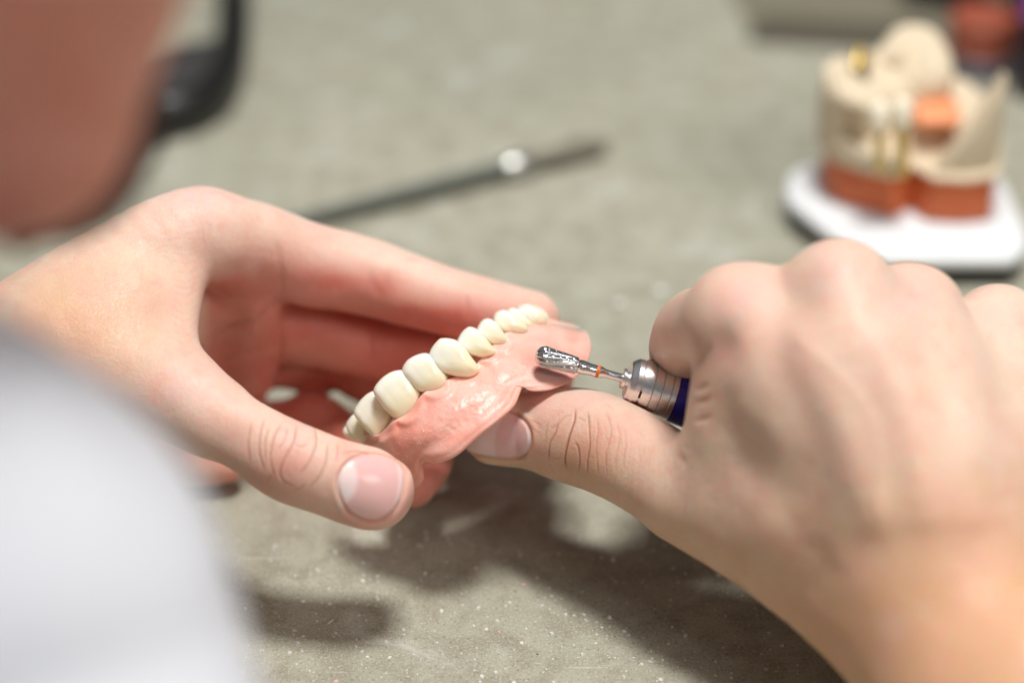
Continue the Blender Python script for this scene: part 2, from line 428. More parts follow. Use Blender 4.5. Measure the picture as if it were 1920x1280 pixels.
# palm
L.tube([(200, 600, -30, 120), (330, 560, -36, 95), (440, 500, -36, 82)], k=8)
L.tube([(200, 660, -44, 120), (330, 640, -50, 92), (450, 600, -50, 76)], k=8)
L.tube([(200, 720, -52, 110), (330, 710, -60, 86), (450, 680, -62, 70)], k=8)
L.tube([(180, 780, -50, 110), (290, 790, -58, 86), (420, 740, -66, 60)], k=8)
L.tube([(180, 820, -40, 90), (290, 855, -44, 62), (370, 868, -44, 48), (425, 872, -44, 34)], k=6)         # heel of the hand under the thumb
L.tube([(420, 470, -22, 58), (462, 500, -27, 60), (474, 560, -35, 58), (478, 640, -46, 54), (470, 700, -54, 48)], k=3.5)
# fingers
L.tube([(400, 443, -19, 84), (470, 455, -24, 80), (540, 480, -29, 79), (640, 507, -33, 74), (700, 523, -34, 72), (790, 552, -33, 65), (880, 577, -33, 62), (950, 592, -34, 58), (994, 600, -35, 55)], k=3)
L.tube([(430, 560, -42, 74), (520, 600, -46, 72), (620, 622, -48, 72), (720, 650, -48, 66), (840, 668, -44, 62), (950, 690, -38, 56), (1030, 712, -34, 44)], k=2.2)
L.tube([(440, 650, -58, 64), (520, 668, -62, 59), (600, 684, -64, 54), (640, 688, -62, 47), (682, 708, -60, 49), (760, 735, -52, 52), (850, 760, -44, 50)], k=2.2)
L.tube([(400, 775, -66, 58), (480, 800, -64, 50), (545, 800, -61, 54), (590, 794, -59, 60), (640, 820, -55, 52), (700, 845, -48, 54), (745, 852, -42, 54), (800, 862, -32, 51), (772, 908, -24, 44)], k=1.8)
LS = Skin(L, .5, (430, 800, 745, 1010, 2))
print('left', len(LS.V), time.time() - T0)
# thumb creases
for Lq, w, d in [
    ([(497, 782), (488, 810), (487, 850), (497, 885)], 3.0, .35), ([(528, 795), (513, 820), (507, 860), (515, 895)], 3.0, .40),
    ([(556, 797), (550, 830), (533, 860), (524, 885), (530, 905)], 3.0, .70), ([(590, 800), (592, 835), (580, 865), (560, 892)], 3.0, .45),
    ([(614, 828), (612, 860), (597, 895), (575, 918)], 3.0, .35), ([(505, 800), (497, 830), (499, 865)], 2.4, .2),
    ([(548, 832), (565, 838), (580, 830)], 2.4, .25), ([(560, 842), (556, 858)], 2.4, .2), ([(524, 890), (535, 905), (555, 912)], 2.6, .35),
    ([(520, 880), (508, 890), (500, 905)], 2.4, .3), ([(540, 800), (533, 825), (520, 845)], 2.4, .25), ([(575, 905), (562, 915), (545, 920)], 2.4, .25),
    ([(632, 830), (633, 850), (628, 870)], 2.4, .15), ([(640, 850), (665, 848), (700, 851)], 2.6, .3), ([(472, 790), (466, 830), (470, 870)], 3, .16)]:
    LS.wrinkle(Lq, w, d, -2, tint=.55)
LS.blob(545, 862, 55, 48, .0, None, disp=.35)
rr2 = random.Random(5)
for i in range(50):
    x0 = rr2.gauss(550, 32); y0 = rr2.gauss(860, 32); a_ = rr2.choice([rr2.gauss(1.8, .3), rr2.gauss(.2, .5)]); l_ = rr2.uniform(8, 22)
    LS.wrinkle([(x0, y0), (x0 + l_ * .5 * math.cos(a_) + rr2.uniform(-2, 2), y0 + l_ * .5 * math.sin(a_)), (x0 + l_ * math.cos(a_ + .3), y0 + l_ * math.sin(a_ + .3))], 1.8, .09, 0, 40, tint=.16)
LS.nailplate([(633, 905), (640, 882), (655, 864), (680, 853), (710, 852), (738, 861), (755, 880), (757, 905), (750, 935), (732, 960), (706, 973), (680, 972), (655, 958), (640, 935)], (620, 900, 50), -2)
# web lines and palm lines
for i in range(16):
    y = 430 + i * 14 + random.Random(i).uniform(-4, 4)
    LS.wrinkle([(378 - i * .6, y), (350, y + 6 + i), (322, y + 4)], 2.2, .10, -30, tint=.12)
for i, x in enumerate((380, 388, 396, 405, 415)):
    LS.wrinkle([(x - 8 + (i * 37 % 7), 405 + i * 3), (x + (i * 13 % 5), 428), (x + 2 - i * 2, 462 - i * 7)], 2.6, .12, -60, tint=.14)
for Lq, w, d in [([(508, 440), (522, 470), (529, 530), (531, 560)], 6, .35), ([(531, 565), (526, 640), (530, 700)], 6, .5), ([(390, 480), (410, 455), (440, 445)], 5, .5),
                 ([(378, 560), (400, 510), (425, 470), (450, 455)], 6, .8), ([(385, 640), (430, 610), (480, 592), (520, 560)], 5, .7), ([(380, 690), (430, 665), (500, 650)], 5, .5),
                 ([(690, 480), (695, 520), (712, 550), (735, 580)], 8, .25), ([(722, 500), (726, 530), (740, 560)], 6, .15), ([(870, 540), (876, 570), (874, 600)], 5, .3),
                 ([(700, 600), (695, 640), (700, 680)], 5, .4)]:
    LS.wrinkle(Lq, w, d * .8, -75, -14, tint=.13)
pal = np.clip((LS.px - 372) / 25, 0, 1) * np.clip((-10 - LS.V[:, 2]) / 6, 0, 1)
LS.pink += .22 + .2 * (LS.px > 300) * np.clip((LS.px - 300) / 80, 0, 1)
LS.deep += pal * np.clip(.55 + (LS.py - 505 - .22 * (LS.px - 520)) / 110, 0, 1) * .85  # palm redness, with shade painted in towards the underside
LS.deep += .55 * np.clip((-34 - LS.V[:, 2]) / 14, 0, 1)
for x_, y_, a_, b__, c_ in ((455, 500, 32, 40, .9), (420, 560, 30, 50, .7), (480, 590, 26, 40, .8), (430, 660, 40, 30, .6), (640, 640, 40, 22, .5), (585, 560, 50, 18, .5)): LS.blob(x_, y_, a_, b__, 0, None, disp=1.5 * c_, zmin=-75, zmax=-14)
LS.blob(440, 480, 40, 50, .35, 'deep', zmax=-10); LS.blob(470, 500, 14, 18, -.35, 'deep', zmax=-10); LS.blob(620, 525, 95, 24, .50, 'deep', ang=.15, zmax=-5); LS.blob(800, 592, 80, 20, .5, 'deep', ang=.2, zmax=-5); LS.blob(960, 600, 60, 26, .3, 'deep', zmax=-5)  # underside of the index finger painted dark red for shade
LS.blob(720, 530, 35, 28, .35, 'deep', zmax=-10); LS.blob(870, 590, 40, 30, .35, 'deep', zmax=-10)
LS.blob(545, 860, 40, 50, .55, zmin=0); LS.blob(330, 720, 70, 50, .45, zmin=-5); LS.blob(720, 960, 80, 40, .7, zmin=0); LS.blob(360, 370, 80, 30, .5)
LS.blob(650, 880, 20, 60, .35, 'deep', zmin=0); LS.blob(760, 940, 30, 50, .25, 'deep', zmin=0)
LS.tan += .75 * np.exp(-((LS.px - 130) / 170) ** 2 - ((LS.py - 600) / 110) ** 2) + .3 * np.exp(-((LS.px - 500) / 80) ** 2 - ((LS.py - 900) / 60) ** 2) * (LS.V[:, 2] > 0)  # forearm darkened in the colour to hold down its bright light
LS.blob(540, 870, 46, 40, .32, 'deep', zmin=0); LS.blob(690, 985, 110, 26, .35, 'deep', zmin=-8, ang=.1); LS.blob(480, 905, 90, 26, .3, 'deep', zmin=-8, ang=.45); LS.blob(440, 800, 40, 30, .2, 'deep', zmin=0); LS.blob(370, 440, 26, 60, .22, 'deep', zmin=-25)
LS.deep *= 1 - .8 * np.exp(-((LS.px - 370) / 90) ** 2 - ((LS.py - 890) / 50) ** 2)
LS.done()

# right arm and hand (near hand, holding the handpiece)
R = Body()
R.tube([(2500, 2100, 150, 350), (2250, 1800, 118, 300), (2010, 1500, 84, 245), (1880, 1330, 64, 222), (1790, 1200, 50, 205), (1740, 1090, 42, 195)], k=8, flat=((-.35, .0, .94), .82))
for nodes in ([(1700, 1080, 44, 120), (1560, 860, 44, 100), (1450, 690, 40, 92), (1385, 592, 33, 86)],
              [(1750, 1080, 48, 120), (1680, 860, 52, 104), (1620, 680, 50, 94), (1574, 542, 40, 88)],
              [(1800, 1080, 46, 120), (1790, 880, 48, 104), (1755, 700, 42, 90), (1712, 580, 30, 82)],
              [(1860, 1080, 38, 115), (1890, 900, 38, 100), (1895, 740, 30, 88), (1872, 622, 18, 80)],
              [(1920, 1120, 30, 90), (1990, 960, 26, 90), (2000, 820, 18, 80)]):
    R.tube(nodes, k=14)
R.tube([(1700, 1000, 30, 170), (1620, 800, 28, 150), (1640, 660, 20, 100)], k=10)                          # palm bulk
R.tube([(1800, 900, 26, 160), (1850, 720, 10, 100)], k=10)
# thumb
R.tube([(1760, 1180, 42, 160), (1600, 1095, 34, 135), (1460, 1010, 27, 116), (1340, 945, 19, 104), (1290, 920, 16, 99)], k=8)
R.tube([(1345, 940, 18, 104), (1285, 918, 14, 98), (1200, 868, 7, 93), (1130, 832, 1, 92), (1075, 815, -4, 90), (1010, 808, -10, 76), (960, 807, -11, 67), (928, 808, -12, 62)], k=3, n=6)
# web between index and thumb, over the handpiece
R.tube([(1400, 610, 32, 86), (1388, 690, 30, 84), (1378, 760, 28, 80), (1372, 830, 24, 82), (1390, 900, 22, 90)], k=7)
R.tube([(1520, 760, 38, 110), (1420, 780, 30, 95)], k=9)
R.tube([(1500, 940, 34, 125), (1400, 880, 26, 95)], k=9)
R.tube([(1292, 832, 16, 16), (1300, 856, 18, 22)], k=3)
# fingers curling away
R.tube([(1385, 592, 33, 84), (1330, 610, 20, 80), (1300, 624, 8, 75), (1285, 680, -12, 66), (1290, 740, -24, 60)], k=4)
R.tube([(1574, 542, 40, 86), (1540, 600, 18, 80), (1490, 660, -4, 72), (1440, 740, -22, 66), (1380, 780, -28, 60)], k=4)
R.tube([(1712, 580, 30, 80), (1690, 640, 4, 76), (1640, 700, -14, 70), (1560, 790, -22, 64)], k=4)
R.tube([(1872, 622, 18, 78), (1860, 680, -4, 72), (1800, 740, -16, 66), (1720, 820, -18, 58)], k=4)
RS = Skin(R, .5, (840, 1330, 700, 1010, -16))
print('right', len(RS.V), time.time() - T0)
rr = random.Random(3)
def zz(L): return [(x / 3.368 + 900, y / 3.368 + 700) for x, y in L]
for Lq, w, d, t in [
    (zz([(600, 215), (590, 300), (560, 390), (535, 500), (530, 560), (545, 610)]), 3.0, .85, .9), (zz([(680, 230), (685, 340), (690, 450), (672, 560), (675, 640)]), 2.8, .55, .7),
    (zz([(495, 290), (470, 380), (435, 450), (430, 560)]), 2.8, .42, .55), (zz([(590, 420), (615, 470), (622, 550), (618, 630)]), 2.8, .50, .65),
    (zz([(590, 260), (535, 270), (480, 330), (430, 345)]), 2.4, .28, .35), (zz([(600, 265), (650, 290), (680, 310)]), 2.4, .28, .35),
    (zz([(430, 290), (415, 370), (412, 450)]), 2.4, .22, .3), (zz([(735, 260), (745, 350), (730, 450), (735, 560), (745, 650)]), 2.6, .30, .4),
    (zz([(800, 240), (825, 350), (800, 470), (790, 560), (800, 670)]), 2.6, .26, .35), (zz([(860, 300), (880, 400), (855, 500), (850, 620)]), 2.6, .2, .25),
    (zz([(910, 330), (915, 450), (900, 560), (915, 640)]), 2.6, .16, .2), (zz([(310, 290), (350, 310), (400, 345)]), 2.4, .25, .3),
    (zz([(310, 330), (350, 360), (380, 400)]), 2.4, .2, .25), (zz([(640, 460), (605, 445), (570, 450)]), 2.4, .2, .3), (zz([(420, 520), (470, 540), (525, 535)]), 2.4, .16, .2),
    (zz([(760, 330), (790, 345), (815, 340)]), 2.4, .12, .15), (zz([(470, 390), (520, 410), (550, 400)]), 2.4, .15, .2), (zz([(1030, 420), (1020, 500), (1000, 570)]), 3, .1, .12),
    (zz([(1230, 500), (1290, 560), (1340, 640)]), 8, .5, .1), (zz([(1285, 440), (1310, 480), (1350, 520)]), 4, .5, .2)]:
    RS.wrinkle(Lq, w, d, -16, 30, tint=t)
for i in range(26):                                                # fine cross lines along the thumb
    x0 = 1100 + i * 8; y0 = 770 + i * 4.2
    RS.wrinkle([(x0 + rr.uniform(-4, 4), y0), (x0 - 3 + rr.uniform(-5, 5), y0 + 60), (x0 - 8 + rr.uniform(-5, 5), y0 + 110 + rr.uniform(-20, 30))], 2.2, .09, -16, 40, tint=.10)
for Lq in ([(1300, 730), (1316, 728), (1335, 716)], [(1300, 760), (1320, 752), (1342, 742)], [(1298, 790), (1318, 786), (1340, 776)], [(1305, 700), (1318, 670), (1330, 640)]):
    RS.wrinkle(Lq, 5, .45, 5, tint=.18)
for i in range(60):
    x0 = rr.gauss(1075, 60); y0 = rr.uniform(750, 900); a_ = rr.choice([rr.gauss(1.5, .25), rr.gauss(.3, .4)]); l_ = rr.uniform(8, 26)
    RS.wrinkle([(x0, y0), (x0 + l_ * .5 * math.cos(a_) + rr.uniform(-2, 2), y0 + l_ * .5 * math.sin(a_)), (x0 + l_ * math.cos(a_ + .3), y0 + l_ * math.sin(a_ + .3))], 1.9, .10, -16, 30, tint=.22)
RS.nailplate([(852, 838), (872, 815), (905, 786), (940, 772), (968, 778), (987, 795), (994, 818), (991, 842), (975, 857), (945, 861), (910, 857), (880, 850)], (1008, 832, 32), -20, lun=.14)
# knuckles, hollows, tendons on the back of the hand
for x, y, a in ((1385, 560, .6), (1560, 510, .5), (1712, 545, .5), (1880, 590, .4), (1240, 620, .4), (1090, 740, .35), (1180, 800, .2)): RS.blob(x, y, 60, 50, a)
RS.blob(1352, 650, 34, 46, .0, None, disp=-1.6); RS.blob(1352, 660, 30, 40, .3, zmin=10)
RS.blob(1478, 600, 40, 80, .0, None, ang=.5, disp=-.9); RS.blob(1650, 620, 36, 80, .0, None, ang=.2, disp=-.6); RS.blob(1800, 650, 36, 80, .0, None, disp=-.5)
RS.blob(1600, 640, 200, 120, .2)
for Lq, a, w_ in (([(1500, 640), (1560, 760), (1640, 960)], 1.5, 45), ([(1655, 640), (1700, 760), (1740, 960)], 1.1, 40), ([(1790, 660), (1810, 780), (1820, 960)], .9, 40)):
    d = poly_dist(RS.px, RS.py, catmull(Lq, 6)); RS.off += a * np.exp(-(d / w_) ** 2) * (RS.face > 0) * (RS.V[:, 2] > 25)     # fill between the metacarpals
for Lq in ([(1500, 640), (1570, 700), (1640, 800), (1650, 960)],):
    d = poly_dist(RS.px, RS.py, catmull(Lq, 6)); RS.off += .18 * np.exp(-(d / 12) ** 2) * (RS.face > 0) * (RS.V[:, 2] > 25)
RS.pink += .10
RS.blob(1000, 760, 70, 40, .5); RS.blob(1180, 990, 160, 40, .3, ang=.6)
RS.tan += np.clip(((RS.px - 1400) * .25 + (RS.py - 880) * .95) / 330, 0, 1) * .95 + .25 * np.clip((RS.py - 830 - (RS.px - 1080) * .5) / 60, 0, 1) * (RS.px < 1400)  # wrist colour darkened, skin tone plus painted fall-off of light
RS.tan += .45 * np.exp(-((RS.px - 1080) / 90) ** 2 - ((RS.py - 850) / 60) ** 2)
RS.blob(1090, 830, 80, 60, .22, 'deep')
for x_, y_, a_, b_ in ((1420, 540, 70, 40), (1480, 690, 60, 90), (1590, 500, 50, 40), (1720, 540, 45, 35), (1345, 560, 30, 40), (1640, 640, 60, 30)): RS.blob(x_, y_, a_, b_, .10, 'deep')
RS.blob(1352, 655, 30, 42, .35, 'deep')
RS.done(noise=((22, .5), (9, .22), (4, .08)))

# head, neck, torso and upper arms (coarse; mostly outside the picture)
C = Body()
C.tube([(40, -300, 190, 340), (36, 0, 184, 258), (32, 120, 182, 228), (26, 230, 180, 222)], k=10)                # cheek, jaw, chin
C.tube([(-250, 60, 170, 400), (-500, -500, 190, 900), (-700, -900, 215, 900)], k=15)
C.tube([(195, -80, 174, 110), (203, 10, 172, 76)], k=8)                                                      # mouth
C.tube([(-188, 80, 200, 48), (-225, 0, 170, 55), (-250, -60, 140, 90)], px=False, k=25)
C.tube([(-270, -70, 150, 110), (-330, -220, 60, 120)], px=False, k=30)
C.tube([(-210, -60, 195, 60), (-140, -60, 196, 34), (-85, -70, 190, 32), (-40, -140, 205, 32), (60, -172, 235, 34), (163, -172, 250, 32), (150, -150, 200, 32), (118, -112, 130, 28)], px=False, k=20)
C.tube([(-310, -40, 80, 60), (-330, -60, 20, 50), (-330, -95, -10, 45), (-270, -85, -12, 38), (-200, -62, -12, 30)], px=False, k=20)
lo, hi = C.bounds(); CV, CF = surface(C, lo, hi, 3.2); CV = relax(CV, CF, 2)
cz = np.zeros(len(CV))
V = np.vstack([LS.V, RS.V, CV]); F = np.vstack([LS.F, RS.F + len(LS.V), CF + len(LS.V) + len(RS.V)])
me = mesh_np('person', c2w(V), F)
for nm, a in (('pink', 'pink'), ('nail', 'nail'), ('crease', 'crease_'), ('lunula', 'lun'), ('deep', 'deep'), ('tan', 'tan')):
    attr(me, nm, np.clip(np.concatenate([getattr(LS, a), getattr(RS, a), cz + (.5 if nm == 'pink' else 0) + (.72 if nm == 'deep' else 0) + (1.0 if nm == 'tan' else 0)]), 0, 1))  # head colour darkened to stand for shade on the face
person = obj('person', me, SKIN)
thing(person, 'person in a white coat grinding a pink denture held between both bare hands', 'person')
print('body', len(V), time.time() - T0)

# clothing and dark head parts
def make_cloth():
    m, nt, b = mat('white_cotton')
    tc = N(nt, 'ShaderNodeTexCoord'); w = N(nt, 'ShaderNodeTexNoise', i_Scale=900.0, i_Detail=3); nt.links.new(tc.outputs['Object'], w.inputs['Vector'])
    b.inputs['Base Color'].default_value = (.72, .73, .77, 1); b.inputs['Roughness'].default_value = .85; b.inputs['Specular IOR Level'].default_value = .2
    bp = N(nt, 'ShaderNodeBump', i_Distance=.0003, i_Strength=.5); nt.links.new(w.outputs['Fac'], bp.inputs['Height']); nt.links.new(bp.outputs[0], b.inputs['Normal'])
    return m
G = Body()
G.tube([(-262, -62, 150, 118), (-340, -240, 60, 135)], px=False, k=25)
G.tube([(-900, 1300, 200, 820), (-400, 1180, 195, 640), (-150, 1150, 190, 560), (-60, 1420, 188, 560), (300, 2300, 205, 560)], k=10)
G.tube([(300, 2300, 205, 560), (960, 2520, 220, 560), (2000, 2500, 235, 520), (2600, 2300, 215, 460), (2700, 2250, 185, 400)], k=10)
G.tube([(-300, -40, 80, 75), (-330, -60, 20, 62), (-330, -98, -10, 56), (-270, -88, -12, 50), (-215, -70, -12, 44), (-165, -46, -12, 38)], px=False, k=16)
G.tube([(-190, 84, 205, 56), (-235, 10, 175, 64)], px=False, k=5, cut=True)
lo, hi = G.bounds(); GV, GF = surface(G, lo, hi, 3.0); GV = relax(GV, GF, 2); gn = normals(GV, GF)
fold = 3.2 * vnoise(GV * [1, 1, .4], 44) + 1.4 * vnoise(GV * [1, 1, .4], 24) + 1.1 * np.sin(GV[:, 0] / 7 + GV[:, 1] / 16 + 2 * vnoise(GV, 40)) * np.clip(vnoise(GV, 50) + .4, 0, 1)
GV = GV + gn * fold[:, None]
obj('lab_coat', mesh_np('lab_coat', c2w(GV), GF), make_cloth(), person)
Hh = Body()
Hh.tube([(-600, -1100, 222, 1150), (-1300, -500, 190, 900)], k=20)
Hh.tube([(300, 150, 146, 22), (285, 225, 146, 32), (248, 310, 146, 42), (195, 375, 147, 44), (110, 428, 148, 36), (20, 452, 149, 26)], k=6)  # thin dark strip along the jaw contour
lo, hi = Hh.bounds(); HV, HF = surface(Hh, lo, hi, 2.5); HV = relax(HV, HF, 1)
obj('hair_jaw_strip', mesh_np('hair_jaw_strip', c2w(HV + .6 * normals(HV, HF) * vnoise(HV, 4)[:, None]), HF), simple('dark_brown', (.035, .016, .010), .6), person)

# ------------------------------------------------------------------ denture
cols = [((668, 812, -12), (690, 850, -14)), ((690, 822, -6), (735, 890, -10)), ((712, 825, -1), (762, 908, -6)), ((730, 812, 1), (784, 892, -3)), ((744, 800, 2), (788, 860, -1)),
        ((762, 788, 3), (815, 860, 2)), ((785, 768, 3.5), (850, 846, 4)), ((810, 740, 3.5), (888, 813, 4)), ((840, 722, 2.5), (925, 784, 3)), ((870, 710, 1), (955, 756, 1)),
        ((895, 695, -1), (970, 724, -2)), ((915, 675, -2), (990, 728, -2)), ((940, 650, -4.5), (1025, 725, -2.5)), ((965, 632, -7), (1062, 710, -5)), ((990, 620, -11), (1088, 687, -9)),
        ((1012, 610, -14), (1102, 650, -13)), ((1028, 606, -17), (1094, 622, -17)), ((1036, 606, -20), (1076, 608, -21))]
inn = [(.85, -.2, -.5), (.6, 0, -.8), (.4, 0, -.9), (.2, .0, -.98)] + [(0, .1, -1)] * 8 + [(-.1, .2, -.97), (-.2, .3, -.93), (-.35, .35, -.87), (-.5, .4, -.77), (-.65, .4, -.65), (-.8, .3, -.5)]
gn_ = 20
nk = catmull([cs(*c[0]) for c in cols], gn_); bd = catmull([cs(c[1][0], c[1][1], c[1][2] + 4.2 * math.sin(math.pi * min(1, max(0, (i - 1) / 15)))) for i, c in enumerate(cols)], gn_); iv = catmull(inn, gn_); iv /= np.linalg.norm(iv, axis=1)[:, None]
ns = len(nk)
_w = np.exp(-(np.arange(-40, 41) / 22.0) ** 2); _w /= _w.sum()
bds = np.stack([np.convolve(np.pad(bd[:, i], 40, mode='reflect', reflect_type='odd'), _w, 'valid') for i in range(3)], -1)
TEETH = [  # outline in the photo, depth, thickness mm
    ('t1', [(645, 812), (644, 803), (649, 798), (657, 806), (667, 822), (655, 822)], -14, 4, (.8, -.2, -.5)),
    ('t2', [(650, 797), (655, 783), (665, 776), (672, 780), (690, 805), (700, 830), (682, 830), (662, 818)], -9, 5, (.6, 0, -.8)),
    ('t3', [(666, 772), (671, 757), (684, 742), (698, 736), (708, 742), (722, 760), (735, 783), (733, 808), (723, 822), (708, 825), (692, 808), (676, 788)], -3, 6, (.4, 0, -.9)),
    ('t4', [(704, 731), (712, 714), (728, 701), (746, 697), (758, 701), (771, 718), (784, 742), (782, 768), (768, 783), (750, 786), (731, 771), (715, 750)], 1.5, 7, (.1, 0, -1)),
    ('t5', [(758, 694), (764, 677), (778, 668), (795, 665), (808, 672), (822, 690), (836, 711), (834, 728), (822, 735), (806, 737), (787, 730), (772, 713)], 2.2, 7, (0, .1, -1)),
    ('t6', [(808, 676), (810, 656), (820, 641), (829, 636), (850, 640), (865, 652), (880, 672), (894, 692), (892, 703), (880, 709), (860, 706), (838, 698), (820, 688)], 1.8, 7, (0, .1, -1)),
    ('t7', [(860, 645), (864, 629), (872, 619), (881, 615), (896, 622), (910, 638), (927, 660), (923, 668), (908, 671), (894, 667), (877, 659)], -1.5, 6.5, (-.1, .2, -1)),
    ('t8', [(896, 623), (899, 611), (906, 602), (916, 600), (927, 606), (940, 622), (951, 638), (949, 646), (936, 649), (924, 645), (908, 634)], -5, 6, (-.1, .3, -1)),
    ('t9', [(928, 602), (931, 589), (938, 584), (946, 583), (957, 588), (970, 600), (987, 615), (987, 625), (975, 630), (958, 625), (941, 616)], -9, 6.5, (-.2, .3, -1)),
    ('t10', [(952, 590), (956, 581), (964, 579), (974, 584), (990, 600), (1002, 612), (996, 620), (982, 620), (966, 606)], -13, 6, (-.3, .3, -.9)),
    ('t11', [(975, 583), (980, 575), (992, 573), (1003, 577), (1015, 586), (1025, 602), (1022, 612), (1008, 616), (994, 606)], -15.5, 7, (-.4, .4, -.85)),
    ('t12', [(1000, 583), (1008, 577), (1018, 582), (1026, 592), (1030, 603), (1022, 610), (1010, 600)], -20, 6, (-.6, .4, -.7)),
]
nt_f = 84; rows = []
ts = np.linspace(-.12, 1, nt_f)
mid = cs(880, 720, 0)
def gum_front(i, t):
    a, b = nk[i], bd[i]; p = a + (b - a) * t
    return p
P = np.zeros((ns, 0, 3)); front = []
edge = np.minimum(np.arange(ns) / 23, (ns - 1 - np.arange(ns)) / 23); edge = np.clip(edge, 0, 1) ** .5
for t in ts:
    p = nk + (bds + (bd - bds) * np.clip((t - .45) / .55, 0, 1) ** 2.2 - nk) * t
    bulge = 1.6 * math.sin(math.pi * min(max(t, 0), 1)) + .55 * math.exp(-((t - .92) / .12) ** 2) - .35 * math.exp(-((t - .70) / .14) ** 2)
    p = p - iv * bulge * edge[:, None]
    front.append(p)
front = np.array(front)                                            # (t, s, 3)
# festoons round the tooth necks and root eminences, stippling
fp = front.reshape(-1, 3); fx, fy = topx(fp); dz = np.zeros(len(fp)); fest = dz.copy(); sink = dz.copy()
for nm, ol, z, th, ax in TEETH:
    ol = np.array(ol, float); o = catmull_closed(ol, 5); d = poly_dist(fx, fy, np.vstack([o, o[:1]])); ins = inside(fx, fy, o)
    sd = np.where(ins, -d, d)
    fest = np.maximum(fest, .95 * np.exp(-((sd - 4) / 9.0) ** 2) * np.clip((fx - 690) / 50, 0, 1)); sink = np.maximum(sink, np.clip((-sd - 2) / 7, 0, 1))
_f = (fest - .55 * sink).reshape(nt_f, ns)
for _ in range(7):
    _f[1:-1] = (_f[:-2] + 2 * _f[1:-1] + _f[2:]) / 4; _f[:, 1:-1] = (_f[:, :-2] + 2 * _f[:, 1:-1] + _f[:, 2:]) / 4
dz += _f.ravel()
tt = np.repeat(ts, ns)
mask = np.clip((tt - .02) / .12, 0, 1) * np.clip((1.02 - tt) / .12, 0, 1)
body_mask = np.exp(-(((fx - 870) / 90) ** 2 + ((fy - 770 + (fx - 870) * .62) / 40) ** 2)) + .5 * np.exp(-(((fx - 1010) / 60) ** 2 + ((fy - 660) / 30) ** 2))
st = .30 * vnoise(fp, 1.0) + .30 * vnoise(fp + 50, .6) + .10 * vnoise(fp + 9, 2.2)
dz += mask * (.04 * vnoise(fp, 1.2) + body_mask * st * .26)
for (x, y), r, a in (((812, 800), 26, .6), ((852, 760), 24, .5), ((745, 845), 16, -.7), ((792, 835), 14, -.4), ((900, 735), 25, .4), ((960, 690), 24, -.5), ((1040, 655), 30, .5), ((975, 705), 14, -.6)):
    dz += .3 * a * np.exp(-((fx - x) ** 2 + (fy - y) ** 2) / r ** 2)
fn = np.repeat((-iv)[None], nt_f, 0).reshape(-1, 3)
front = (fp + fn * dz[:, None]).reshape(nt_f, ns, 3)
loop = [front[k] for k in range(nt_f)]
dirv = (bd - nk); dirv /= np.linalg.norm(dirv, axis=1)[:, None]
for a in np.linspace(.15, math.pi - .15, 9):                        # rolled border
    r = 1.5 * edge[:, None] + .05
    loop.append(front[-1] + iv * r * (1 - math.cos(a)) + dirv * r * math.sin(a) * .9)
for t in np.linspace(.98, -.05, 14):                                # fitting surface
    th = (3.6 + 4.6 * max(0, 1 - t) ** 1.5) * edge[:, None] + .1
    loop.append(nk + (bd - nk) * t + iv * th)
loop.append(nk - dirv * 2.0 + iv * (5.0 * edge[:, None] + .1))
loop.append(nk - dirv * 1.8 + iv * (1.8 * edge[:, None] + .05))
G_ = np.array(loop); m_, n_ = G_.shape[:2]
idx = np.arange(m_ * n_).reshape(m_, n_)
q = np.stack([idx, np.roll(idx, -1, 0), np.roll(np.roll(idx, -1, 0), -1, 1), np.roll(idx, -1, 1)], -1)[:, :-1].reshape(-1, 4)
GVv = G_.reshape(-1, 3); c0 = len(GVv); GVv = np.vstack([GVv, G_[:, 0].mean(0), G_[:, -1].mean(0)])
tri = [[c0, idx[(k + 1) % m_, 0], idx[k, 0], idx[k, 0]] for k in range(m_)] + [[c0 + 1, idx[k, -1], idx[(k + 1) % m_, -1], idx[(k + 1) % m_, -1]] for k in range(m_)]
faces = [list(map(int, f)) for f in q] + [list(map(int, f[:3])) for f in tri]
def make_acrylic():
    m, nt, b = mat('pink_acrylic')
    tc = N(nt, 'ShaderNodeTexCoord'); n = N(nt, 'ShaderNodeTexNoise', i_Scale=160.0, i_Detail=4); nt.links.new(tc.outputs['Object'], n.inputs['Vector'])
    col = mixc(nt, ramp(nt, n.outputs['Fac'], .35, .65), (.91, .43, .345), (.94, .53, .45)); nt.links.new(col, b.inputs['Base Color'])
    b.inputs['Subsurface Weight'].default_value = 1; b.inputs['Subsurface Radius'].default_value = (1, .38, .26); b.inputs['Subsurface Scale'].default_value = .0012
    b.inputs['Roughness'].default_value = .36; b.inputs['Specular IOR Level'].default_value = .5
    n2 = N(nt, 'ShaderNodeTexNoise', i_Scale=1500.0, i_Detail=3); nt.links.new(tc.outputs['Object'], n2.inputs['Vector'])
    bp = N(nt, 'ShaderNodeBump', i_Distance=.00010, i_Strength=1.0); nt.links.new(n2.outputs['Fac'], bp.inputs['Height']); nt.links.new(bp.outputs[0], b.inputs['Normal'])
    return m
